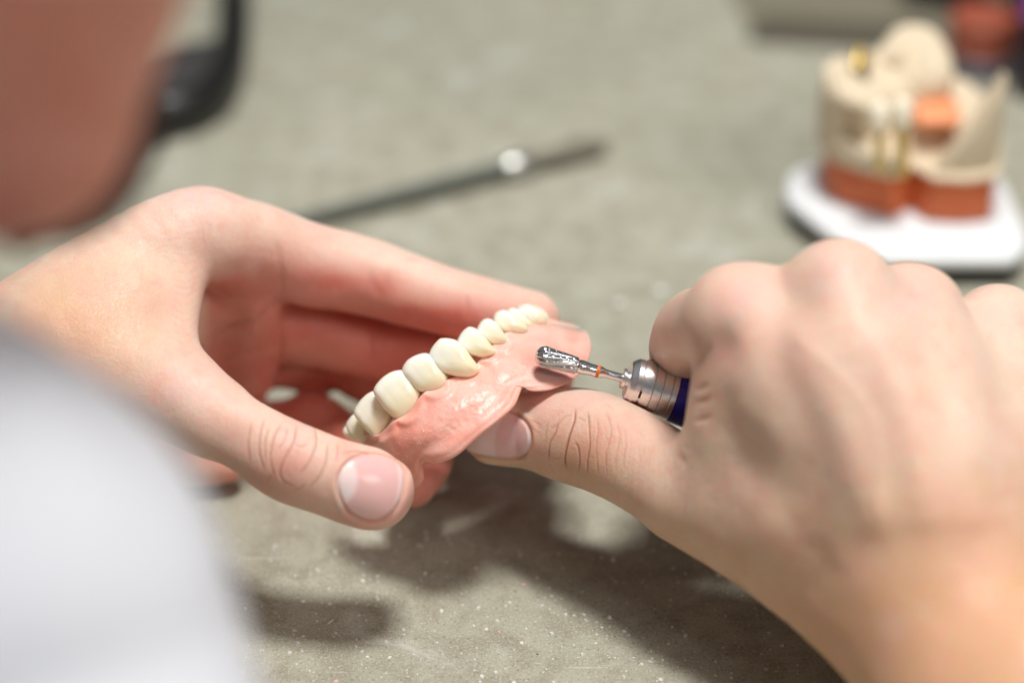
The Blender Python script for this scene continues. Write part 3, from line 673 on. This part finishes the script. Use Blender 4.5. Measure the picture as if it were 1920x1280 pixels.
def make_tooth():
    m, nt, b = mat('tooth_resin')
    a = N(nt, 'ShaderNodeAttribute', attribute_name='incisal'); tc = N(nt, 'ShaderNodeTexCoord')
    n = N(nt, 'ShaderNodeTexNoise', i_Scale=260.0, i_Detail=3); nt.links.new(tc.outputs['Object'], n.inputs['Vector'])
    f = math_(nt, 'ADD', a.outputs['Fac'], math_(nt, 'MULTIPLY', math_(nt, 'SUBTRACT', n.outputs['Fac'], .5), .3))
    col = mixc(nt, ramp(nt, f, .15, .9), (.95, .84, .61), (.97, .91, .80)); nt.links.new(col, b.inputs['Base Color'])
    b.inputs['Subsurface Weight'].default_value = 1; b.inputs['Subsurface Radius'].default_value = (1, .8, .5); b.inputs['Subsurface Scale'].default_value = .0014
    b.inputs['Roughness'].default_value = .17; b.inputs['Specular IOR Level'].default_value = .6
    return m
TOOTH = make_tooth()
den = empty('denture', c2w(cs(880, 740, -2)))
thing(den, 'pink acrylic denture with a row of ivory teeth held between two hands', 'denture')
bpy.context.view_layer.update()
me = mesh_np('gum_base', c2w(GVv), faces); ACR = make_acrylic(); gum = obj('gum_base', me, ACR, den)
import bmesh
def fixn(me):
    bm = bmesh.new(); bm.from_mesh(me); bmesh.ops.recalc_face_normals(bm, faces=bm.faces); bm.to_mesh(me); bm.free(); me.shade_smooth()
fixn(me)
Pl = Body()  # unseen bulk behind the gum, added to deepen the shadow under the denture
Pl.tube([(740, 830, -9, 34), (820, 790, -10, 42), (900, 750, -12, 42), (980, 690, -20, 40), (1040, 655, -24, 26)], k=4)
Pl.tube([(765, 815, -26, 32), (850, 792, -33, 36), (925, 758, -37, 30)], k=5)
Pl.tube([(770, 810, -20, 30), (860, 765, -26, 40), (950, 705, -33, 36), (1020, 670, -36, 26)], k=5)
lo, hi = Pl.bounds(); v_, f_ = surface(Pl, lo, hi, .8); obj('palate_bulk', mesh_np('palate_bulk', c2w(relax(v_, f_, 1)), f_), ACR, den)
inc_dir = np.array([-.62, -.78])
for nm, ol, z, th, ax in TEETH:
    o2 = catmull_closed(np.array(ol, float), 8); cen = o2.mean(0); _a = np.array([.78, -.62]); _r = o2 - cen; o2 = cen + _r * 1.035 + np.outer(_r @ _a, _a) * .15; ax = np.array(ax, float); ax /= np.linalg.norm(ax)
    # plane of the crown: perpendicular to ax through cen at depth z
    c3 = cs(cen[0], cen[1], z); ring = []
    def hit(x, y):
        d0 = cs(x, y, 0) - np.array([0, 0, DF]); o0 = np.array([0, 0, DF]); return o0 + d0 * (((c3 - o0) @ ax) / (d0 @ ax))
    axp = ax.copy(); axp[:2] *= .45; ax2 = axp / np.linalg.norm(axp)
    sav = ax; ax = ax2; base = np.array([hit(x, y) for x, y in o2]); ax = ax2; cc3 = base.mean(0) + ax * 1.1; base = base + ax * 1.1
    Vt = []; inc = []; n = len(base); K1 = 16
    rel2 = (o2 - cen); hh = rel2 @ inc_dir; hh = (hh - hh.min()) / (hh.max() - hh.min())
    wd = rel2 @ np.array([.78, -.62]); wd /= np.abs(wd).max()
    for side in (1, -1):
        for k in range(K1 + 1):
            r = math.cos(k / K1 * math.pi / 2) if k < K1 else 0.0
            r = r ** .6
            if side == -1 and k == 0: continue
            if k == K1:
                Vt.append(cc3 - ax * side * th * .5 * (1 if side == 1 else .8)); inc.append(hh.mean()); continue
            # profile: thinner towards the incisal edge
            h = th * .5 * (1 - r ** 4.5) ** (1 / 2.6) * (1 if side == 1 else .8)
            for j in range(n):
                p = cc3 + (base[j] - cc3) * r
                hj = .5 + (hh[j] - .5) * r; p = p + ax * 1.5 * max(0, .55 - hj) / .55 * r; wj = wd[j] * r
                thin = 1 - .30 * max(0, hj - .4)
                gro = -.05 * math.exp(-((abs(wj) - .33) / .13) ** 2) * (hj > .3) * side
                Vt.append(p - ax * (side * h * thin + gro * (1 - r ** 4))); inc.append(hj)
    Ft = []; cnt = 0
    rings = []; pos = 0
    r1 = []
    for k in range(K1): r1.append(list(range(pos, pos + n))); pos += n
    tip1 = pos; pos += 1; r2 = [r1[0]]
    for k in range(1, K1): r2.append(list(range(pos, pos + n))); pos += n
    tip2 = pos
    for rs, tip, s in ((r1, tip1, 1), (r2, tip2, -1)):
        for a_, b_ in zip(rs[:-1], rs[1:]):
            for j in range(n):
                f = [a_[j], a_[(j + 1) % n], b_[(j + 1) % n], b_[j]]; Ft.append(f[::-s] if s == 1 else f)
        for j in range(n):
            f = [rs[-1][j], rs[-1][(j + 1) % n], tip]; Ft.append(f[::-1] if s == 1 else f)
    mt = mesh_np('tooth', c2w(np.array(Vt)), Ft); fixn(mt); attr(mt, 'incisal', inc)
    obj('tooth', mt, TOOTH, den)
_r3 = random.Random(21); V = []; F = []                              # acrylic grindings clinging to the flange
fr3 = front.reshape(-1, 3); dpx, dpy = topx(fr3)
ok = np.nonzero(mask > .9)[0]
wgt = .15 + np.exp(-((dpx[ok] - 1000) / 45) ** 2 - ((dpy[ok] - 690) / 30) ** 2) + .9 * np.exp(-((dpx[ok] - 820) / 50) ** 2 - ((dpy[ok] - 820) / 25) ** 2)
pick = np.random.RandomState(4).choice(ok, 150, p=wgt / wgt.sum())
for k in pick:
    p = fr3[k] + fn[k] * .03; r = _r3.uniform(.05, .14) * (1.5 if _r3.random() < .12 else 1); b0 = len(V)
    for q in ((1, 0, 0), (-1, 0, 0), (0, 1, 0), (0, -1, 0), (0, 0, 1), (0, 0, -1)): V.append(p + np.array(q) * r * _r3.uniform(.5, 1.2))
    F += [[b0 + a, b0 + b, b0 + c] for a, b, c in ((0, 2, 4), (2, 1, 4), (1, 3, 4), (3, 0, 4), (2, 0, 5), (1, 2, 5), (3, 1, 5), (0, 3, 5))]
gd = obj('grinding_dust', mesh_np('grinding_dust', c2w(np.array(V)), F, smooth=False), simple('pale_grindings', (.93, .78, .72), .5), den); gd['kind'] = 'stuff'
print('denture', time.time() - T0)

# ------------------------------------------------------------------ rotary handpiece with tungsten cutter
def frame(a, b):
    d = b - a; d /= np.linalg.norm(d); u = np.cross(d, [0, 0, 1]); u /= np.linalg.norm(u); v = np.cross(d, u); return d, u, v
def lathe(name, a, b, prof, m, parent, seg=64, mod=None, sharp=35):
    d, u, v = frame(np.array(a, float), np.array(b, float)); V = []; F = []
    for i, (s, r) in enumerate(prof):
        for j in range(seg):
            th = 2 * math.pi * j / seg; rr_ = r * (mod(s, th) if mod else 1)
            V.append(np.array(a) + d * s + (u * math.cos(th) + v * math.sin(th)) * rr_)
    for i in range(len(prof) - 1):
        for j in range(seg): F.append([i * seg + j, i * seg + (j + 1) % seg, (i + 1) * seg + (j + 1) % seg, (i + 1) * seg + j])
    F.append([j for j in range(seg)][::-1]); F.append([(len(prof) - 1) * seg + j for j in range(seg)])
    me = mesh_np(name, c2w(np.array(V)), F)
    me.set_sharp_from_angle(angle=math.radians(sharp))
    return obj(name, me, m, parent)
def metal(name, col, rough, bumpscale=None):
    return simple(name, col, rough, 1.0, bump=.00001, nscale=1500, noise=.06)
STEEL = metal('brushed_steel', (.92, .91, .90), .30); SHINY = metal('polished_steel', (.80, .80, .80), .12); CARB = metal('carbide', (.62, .62, .63), .16)
BLUE = simple('blue_anodised', (.025, .025, .45), .25, .25, coat=.5)
ORG = simple('orange_band', (.90, .17, .02), .4)
A = cs(1003, 664, 1.9); B = cs(1003 + 1200 * .963, 664 + 1200 * .262, -14)
u = .1169
hp = empty('rotary_handpiece', c2w(cs(1230, 722, -1))); thing(hp, 'slim metal grinding handpiece with ribbed nose and dark blue grip held by the right hand', 'dental drill')
bur = lathe('bur', A, B, [(s * u, r * u) for s, r in [(84, 14), (86, 13), (93, 13.4), (99, 12.6), (106, 11.4), (114, 11.2), (119.5, 11.2)]] + [(119.6 * u, 9 * u), (125 * u, 9 * u)] +
            [(s * u, r * u) for s, r in [(125.1, 11.2), (131, 10.6), (138, 8.2), (150, 8), (180, 8)]], SHINY, hp)
def flute(s, th):
    a = math.sin(th * 12 + s * .95); c = math.sin(th * 6 - s * 3.4)
    return 1 + .055 * max(a, -.5) - .035 * max(0, c - .72) * 3
hd = [(math.sin(x) , math.cos(x)) for x in np.linspace(math.pi / 2 * .97, 0, 14)]
prof = [((1 - a_) * 20 * u, max(b_, .02) * 19.6 * u) for a_, b_ in hd] + [(s * u, (19.6 - (s - 20) / 62 * 4.4) * u) for s in np.linspace(21, 82, 90)] + [(82.5 * u, 12 * u), (84 * u, 11 * u)]
lathe('cutter_head', A, B, prof, CARB, bur, seg=360, mod=flute)
lathe('size_ring', A, B, [(119.4 * u, 8 * u), (119.5 * u, 11.9 * u), (125 * u, 11.9 * u), (125.1 * u, 8 * u)], ORG, bur)
nose = [(170, 8), (170.2, 18), (171, 19), (176, 19), (177, 18), (177.2, 15), (181, 15), (181.2, 34), (184, 37), (192, 43), (194, 44.5), (203, 45.2), (203.5, 43.5), (205, 43.2), (206, 43.5), (206.5, 45.8)]
r0 = 46; s0 = 207
for g in (226, 243, 260):
    nose += [(g - 1.6, 46 + (g - 207) * .155), (g - .8, 46 + (g - 207) * .155 - .4), (g - .3, 45 + (g - 207) * .155 - .8), (g + .5, 45.4 + (g - 207) * .155), (g + 1.4, 46.6 + (g - 207) * .155 + .3)]
nose += [(269, 56.2), (270.5, 56.3), (270.6, 50)]
lathe('nose_cone', A, B, [(s * u, r * u) for s, r in nose], STEEL, hp, seg=96, sharp=9)
lathe('grip', A, B, [(s * u, r * u) for s, r in [(270.5, 50), (270.7, 57.3), (300, 60), (330, 62), (420, 64), (700, 66), (740, 64), (745, 50)]], BLUE, hp)
lathe('end_cap', A, B, [(s * u, r * u) for s, r in [(744, 40), (745, 55), (800, 52), (860, 40), (880, 30), (881, 5)]], STEEL, hp)
dA, uA, vA = frame(A, B)
for k in range(3):                                                 # locking slots
    th = math.radians(-62 + 105 * k); nrm = uA * math.cos(th) + vA * math.sin(th); c = A + dA * 205 * u + nrm * 45.0 * u; tg = np.cross(dA, nrm)
    Vb = [c + dA * x * 2.2 * u + tg * y * 7 * u + nrm * z * 1.2 * u for x in (-1, 1) for y in (-1, 1) for z in (-1, 1)]
    obj('slot', mesh_np('slot', c2w(np.array(Vb)), [[0, 1, 3, 2], [4, 6, 7, 5], [0, 4, 5, 1], [2, 3, 7, 6], [0, 2, 6, 4], [1, 5, 7, 3]], smooth=False), simple('slot_dark', (.02, .02, .02), .4), hp)

# ------------------------------------------------------------------ background things on the bench
def prism(name, poly, h0, h1, m, parent=None, bevel=.0006, seg=3, tops=None, noise=0):
    """poly: world xy metres; h in mm. tops: optional per-vertex top heights"""
    n = len(poly); V = [(x, y, h0 / 1000) for x, y in poly] + [(x, y, (tops[i] if tops else h1) / 1000) for i, (x, y) in enumerate(poly)]
    F = [list(range(n))[::-1], list(range(n, 2 * n))] + [[i, (i + 1) % n, n + (i + 1) % n, n + i] for i in range(n)]
    me = mesh_np(name, V, F, smooth=True)
    o = obj(name, me, m, parent)
    import bmesh
    bm = bmesh.new(); bm.from_mesh(me); bmesh.ops.recalc_face_normals(bm, faces=bm.faces)
    bmesh.ops.bevel(bm, geom=[e for e in bm.edges if e.calc_face_angle(0) > .5], offset=bevel, segments=seg, affect='EDGES', profile=.5)
    bm.to_mesh(me); bm.free(); me.shade_smooth(); me.set_sharp_from_angle(angle=math.radians(40))
    return o
def tr(pts, h): return [tuple(onplane(x, y, h)[:2]) for x, y in pts]
WHITE = simple('white_plastic', (.80, .82, .83), .35, noise=.03); BLACK = simple('black_rubber', (.012, .012, .012), .5)
PLA = simple('cream_plaster', (.72, .60, .43), .75, noise=.08, bump=.0002, nscale=300); TERRA = simple('terracotta_base', (.62, .135, .035), .5, noise=.1)
PEACH = simple('peach_silicone', (.90, .34, .16), .5); GOLD = simple('brass', (.62, .45, .16), .3, 1.0)
ped_px = [(1472, 352), (1480, 322), (1512, 306), (1660, 300), (1868, 318), (1888, 345), (1926, 430), (1926, 462), (1900, 484), (1640, 484), (1610, 478), (1560, 440), (1482, 378)]
ped = empty('model_stand', onplane(1700, 400, 0)); thing(ped, 'white square-edged plate on a black foot under the plaster jaw model', 'stand'); bpy.context.view_layer.update()
cx, cy = onplane(1700, 400, 0)[:2]
top_w = tr(ped_px, 9)
prism('plate', top_w, 5, 9, WHITE, ped, .0015, 4)
prism('foot', [(cx + (x - cx) * .97, cy + (y - cy) * .97) for x, y in top_w], 0.0, 4.9, BLACK, ped, .001)
jaw = empty('jaw_model', onplane(1700, 380, 9)); thing(jaw, 'cream plaster jaw model on a terracotta base standing on the white plate', 'dental model'); bpy.context.view_layer.update()
base_px = [(1541, 352), (1568, 378), (1620, 394), (1668, 408), (1684, 405), (1704, 390), (1722, 402), (1740, 414), (1800, 417), (1852, 413), (1858, 400), (1856, 330), (1800, 290), (1700, 268), (1590, 272), (1545, 300)]
bw = tr(base_px, 9.2)
prism('base', bw, 9.1, 22, TERRA, jaw, .0008)
def scale(poly, f): 
    c = np.mean(poly, 0); return [tuple(c + (np.array(p) - c) * f) for p in poly]
cast_px = [(1524, 350), (1556, 384), (1612, 404), (1664, 416), (1684, 411), (1704, 396), (1722, 408), (1740, 420), (1800, 424), (1862, 418), (1868, 400), (1864, 328), (1800, 285), (1700, 262), (1586, 266), (1530, 295)]
prism('cast', tr(cast_px, 9.2), 22.1, 26, PLA, jaw, .0012, tops=[33, 31, 28.5, 26.5, 25.5, 24.5, 24, 24, 24, 25, 26, 30, 33, 34, 34, 34])
blk = [(1539, 122, 46), (1560, 102, 47), (1610, 96, 47), (1640, 88, 48), (1665, 66, 49), (1700, 52, 50), (1740, 56, 50), (1765, 90, 48), (1780, 140, 43), (1782, 166, 39), (1740, 180, 38), (1695, 176, 39), (1655, 186, 39), (1624, 214, 37), (1590, 206, 39), (1556, 174, 43)]
prism('die_block', [tuple(onplane(x, y, h)[:2]) for x, y, h in blk], 24, 46, PLA, jaw, .002, tops=[h for _, _, h in blk])
prism('die_block', tr([(1735, 412), (1800, 417), (1852, 413), (1859, 398), (1852, 370), (1800, 384), (1745, 392)], 9.2), 22.2, 40, PLA, jaw, .0016, tops=[24.5, 36, 50, 52, 50, 36, 25])
prism('saddle', tr([(1710, 200), (1752, 174), (1785, 176), (1800, 200), (1803, 224), (1720, 228)], 36), 33, 36.4, PEACH, jaw, .0015)
E_ = Body(); sc = 1
def bpt(px, py, h): 
    p = onplane(px, py, h) * 1000; d = p - np.array([0, 0, H]); z = DF - (d[1] * cP - d[2] * sP); return np.array([p[0], d[1] * sP + d[2] * cP, z])
E_.tube([(*bpt(1668, 110, 45), 4), (*bpt(1702, 84, 45), 5.5), (*bpt(1738, 96, 45), 5.5), (*bpt(1748, 150, 40), 6), (*bpt(1700, 162, 37), 6)], px=False, k=4)
E_.tube([(*bpt(1715, 110, 42), 7), (*bpt(1722, 150, 38), 7)], px=False, k=4)
E_.tube([(*bpt(1562, 130, 44), 2.4), (*bpt(1578, 178, 42), 2.6), (*bpt(1620, 200, 41), 2.4)], px=False, k=3)
lo, hi = E_.bounds(); ev, ef = surface(E_, lo, hi, .9); ev = relax(ev, ef, 1); ev = ev + normals(ev, ef) * (.4 * vnoise(ev, 5))[:, None]
obj('palate_bulk', mesh_np('palate_bulk', c2w(ev), ef), PLA, jaw)
for (x, y, h), (x2, y2, h2), r in (((1604, 130, 46), (1612, 88, 50), 1.3), ((1622, 138, 45), (1628, 100, 50), 1.3), ((1652, 320, 25), (1649, 222, 42), 1.5), ((1692, 326, 24), (1690, 214, 43), 1.8)):
    a_, b_ = bpt(x, y, h), bpt(x2, y2, h2); Ln = np.linalg.norm(b_ - a_)
    lathe('pin', a_, b_, [(0, r), (Ln * .6, r), (Ln * .95, r * .8), (Ln, r * .3)], GOLD, jaw, seg=16)
for x, y, h in ((1648, 210, 44), (1691, 204, 45)):
    c = bpt(x, y, h); Bq = Body(); Bq.tube([(*c, 3.2), (*(c + [0, -3, -.5]), 2.8)], px=False, k=1); lo, hi = Bq.bounds(); v_, f_ = surface(Bq, lo, hi, .5)
    obj('stump', mesh_np('stump', c2w(v_), f_), simple('white_plaster', (.88, .80, .62), .6), jaw)

# brush lying behind the hands
def bar(name, a, b, prof, m, parent): return lathe(name, a, b, prof, m, parent, seg=32)
bA, bB = bpt(360, 462, 4), bpt(1140, 268, 4); Lb = np.linalg.norm(bB - bA)
br = empty('modelling_brush', c2w((bA + bB) / 2)); thing(br, 'dark thin brush with a metal ferrule lying on the bench behind the fingers', 'brush'); bpy.context.view_layer.update()
GREY = simple('dark_handle', (.12, .13, .105), .5)
bar('handle', bA, bB, [(0, .8), (Lb * .3, 2.0), (Lb * .6, 2.6), (Lb * .735, 2.7)], GREY, br)
bar('ferrule', bA, bB, [(Lb * .735, 2.4), (Lb * .737, 3.0), (Lb * .75, 3.5), (Lb * .765, 3.8), (Lb * .78, 3.6), (Lb * .79, 3.2), (Lb * .80, 2.4), (Lb * .802, 1)], simple('dull_steel', (.55, .55, .52), .36, 1.0), br)
bar('bristles', bA, bB, [(Lb * .80, 2.2), (Lb * .88, 2.9), (Lb * .95, 3.0), (Lb * .99, 1.8), (Lb * 1.0, .6)], simple('brown_bristle', (.20, .18, .14), .8, bump=.0004, nscale=900), br)

# black rounded frame at the upper left
fr = empty('tool_tray', onplane(330, 150, 0)); thing(fr, 'black rounded-corner tray lying on the bench behind the face', 'tray'); bpy.context.view_layer.update()
path = catmull([bpt(x, y, 9) for x, y in [(432, -260), (438, -150), (440, -40), (438, 60), (424, 130), (388, 176), (330, 200), (270, 206), (190, 206), (100, 204), (20, 190)]], 6)
Fb = Body(); Fb.tube([(*p, 5.4) for p in path[::3]], px=False, k=1); Fb.tube([(*(p - np.array([0, 4, 1.5])), 4.4) for p in path[::3]], px=False, k=3)
lo, hi = Fb.bounds(); v_, f_ = surface(Fb, lo, hi, 1.4); obj('rim', mesh_np('rim', c2w(relax(v_, f_, 1)), f_), simple('black_plastic', (.010, .010, .009), .35), fr)
prism('well', tr([(250, 190), (405, 186), (428, 120), (410, 70), (300, 84), (180, 130)], 4), .5, 4, simple('dark_grey_plastic', (.055, .05, .05), .4), fr, .001)

# clutter at the upper right
def cyl(name, px, py, r, h0, h1, m, parent=None, taper=1.0):
    c = onplane(px, py, 0) * 1000
    V = []; F = []; seg = 40; pr = [(h0, r * .9), (h0 + .5, r), (h1 - .6, r * taper), (h1, r * taper * .94)]
    for hh, rr_ in pr:
        for j in range(seg): V.append(((c[0] + rr_ * math.cos(j * 2 * math.pi / seg)) / 1000, (c[1] + rr_ * math.sin(j * 2 * math.pi / seg)) / 1000, hh / 1000))
    for i in range(3):
        for j in range(seg): F.append([i * seg + j, i * seg + (j + 1) % seg, (i + 1) * seg + (j + 1) % seg, (i + 1) * seg + j])
    F.append(list(range(seg))[::-1]); F.append([3 * seg + j for j in range(seg)])
    me = mesh_np(name, V, F); me.set_sharp_from_angle(angle=math.radians(35)); return obj(name, me, m, parent)
jar = empty('wax_jar', onplane(1835, 130, 0)); thing(jar, 'small grey jar with a reddish lid behind the jaw model', 'jar'); bpy.context.view_layer.update()
cyl('body', 1835, 130, 11, 0, 7, simple('grey_lilac', (.12, .12, .15), .4), jar); cyl('lid', 1835, 130, 10.5, 7, 19, simple('red_wax', (.36, .085, .045), .45), jar)
o = prism('black_box', tr([(1878, 130), (2080, 150), (2080, -40), (1888, -40)], 0), 0, 46, simple('black_case', (.006, .005, .006), .4), None, .003); thing(o, 'black box at the edge of the bench beside the reddish lid', 'box')
o = prism('black_pouch', tr([(1690, 12), (1800, 30), (1860, 10), (1850, -90), (1680, -90)], 0), 0, 12, simple('black_cloth', (.02, .012, .02), .7), None, .004); thing(o, 'low dark pouch at the top edge above the jaw model', 'pouch')
pc = empty('purple_bottle', onplane(1925, 175, 0)); thing(pc, 'small bottle with a purple cap in front of the black box', 'bottle'); bpy.context.view_layer.update()
cyl('body', 1932, 175, 6, 0, 26, simple('dark_glass', (.02, .012, .02), .2), pc); cyl('cap', 1932, 175, 6.5, 26, 36, simple('purple_plastic', (.30, .08, .30), .4), pc)
o = prism('olive_sheet', tr([(1420, 84), (1880, 112), (1960, -90), (1330, -90)], 0), 0, .5, simple('dim_olive', (.19, .17, .12), .9, noise=.15), None, .0002); thing(o, 'dim olive sheet on the bench behind the jaw model', 'mat')  # flat olive patch, darker than the bench around it
o = prism('dark_strip', tr([(1400, 78), (1720, 98), (1735, 56), (1425, 40)], 0), .6, 2, simple('olive_strip', (.09, .08, .055), .6, noise=.1), None, .0006); thing(o, 'dull olive strip lying flat behind the jaw model', 'stripe')  # narrow strip, darker than the patch below it

# plaster crumbs and grinding dust
for (x, y, r) in ((1160, 570, 1.0), (1235, 546, 1.1)):
    c = onplane(x, y, 0); bmv = Body(); p = bpt(x, y, r * .8); bmv.tube([(*p, r), (*(p + [r * .8, .2, 0]), r * .8)], px=False, k=.5); lo, hi = bmv.bounds(); v_, f_ = surface(bmv, lo - 1, hi + 1, .3)
    o = obj('plaster_crumb', mesh_np('plaster_crumb', c2w(v_), f_), simple('crumb_white', (.85, .86, .84), .25))
    thing(o, 'pale crumb on the bench nearer the brush' if x < 1200 else 'pale crumb on the bench nearer the knuckles', 'crumb', 'pale crumbs on the bench')
rd = random.Random(11); V = []; F = []; cl = []
for i in range(3000):
    if i < 1500: x = rd.uniform(340, 1500); y = 960 + 420 * rd.random() ** .8
    else: x = rd.uniform(-100, 2000); y = rd.uniform(450, 1350)
    p = onplane(x, y, 0) * 1000; k = rd.random(); r = (.10 + .60 * k ** 7) * (1 if y > 900 else .8); n = rd.choice((5, 6, 7, 8)); asp = rd.uniform(.6, 1); a0 = rd.uniform(0, 6.3); hgt = r * rd.uniform(.25, .7)
    if rd.random() < .06: asp = .14; r *= 2.0; hgt = r * .12
    col = rd.choice([.75, .7, .8, .62, .55]) if rd.random() < .97 else rd.choice([.12, .2]); pk = rd.random() < .1
    b0 = len(V)
    for h_, f_ in ((0.02, 1), (hgt, .62)):
        for j in range(n):
            th = 2 * math.pi * j / n; q_ = rd.uniform(.75, 1.1) * f_ * r; X, Y = q_ * math.cos(th), q_ * asp * math.sin(th)
            V.append(((p[0] + X * math.cos(a0) - Y * math.sin(a0)) / 1000, (p[1] + X * math.sin(a0) + Y * math.cos(a0)) / 1000, h_ / 1000)); cl.append((col, pk))
    F += [[b0 + j, b0 + (j + 1) % n, b0 + n + (j + 1) % n, b0 + n + j] for j in range(n)] + [[b0 + n + j for j in range(n)]]
me = mesh_np('plaster_dust', V, F, smooth=False); attr(me, 'tone', [c for c, _ in cl]); attr(me, 'pk', [float(k) for _, k in cl])
m, nt, b = mat('plaster_dust'); t_ = N(nt, 'ShaderNodeAttribute', attribute_name='tone').outputs['Fac']; k_ = N(nt, 'ShaderNodeAttribute', attribute_name='pk').outputs['Fac']
c_ = mixc(nt, t_, (.02, .02, .02), (.95, .94, .88)); nt.links.new(mixc(nt, math_(nt, 'MULTIPLY', k_, .6), c_, (.75, .35, .35)), b.inputs['Base Color']); b.inputs['Roughness'].default_value = .7
dust = obj('plaster_dust', me, m); dust['kind'] = 'stuff'; dust['label'] = 'scattered pale grinding dust and tiny chips on the bench'; dust['category'] = 'dust'
print('total', time.time() - T0)
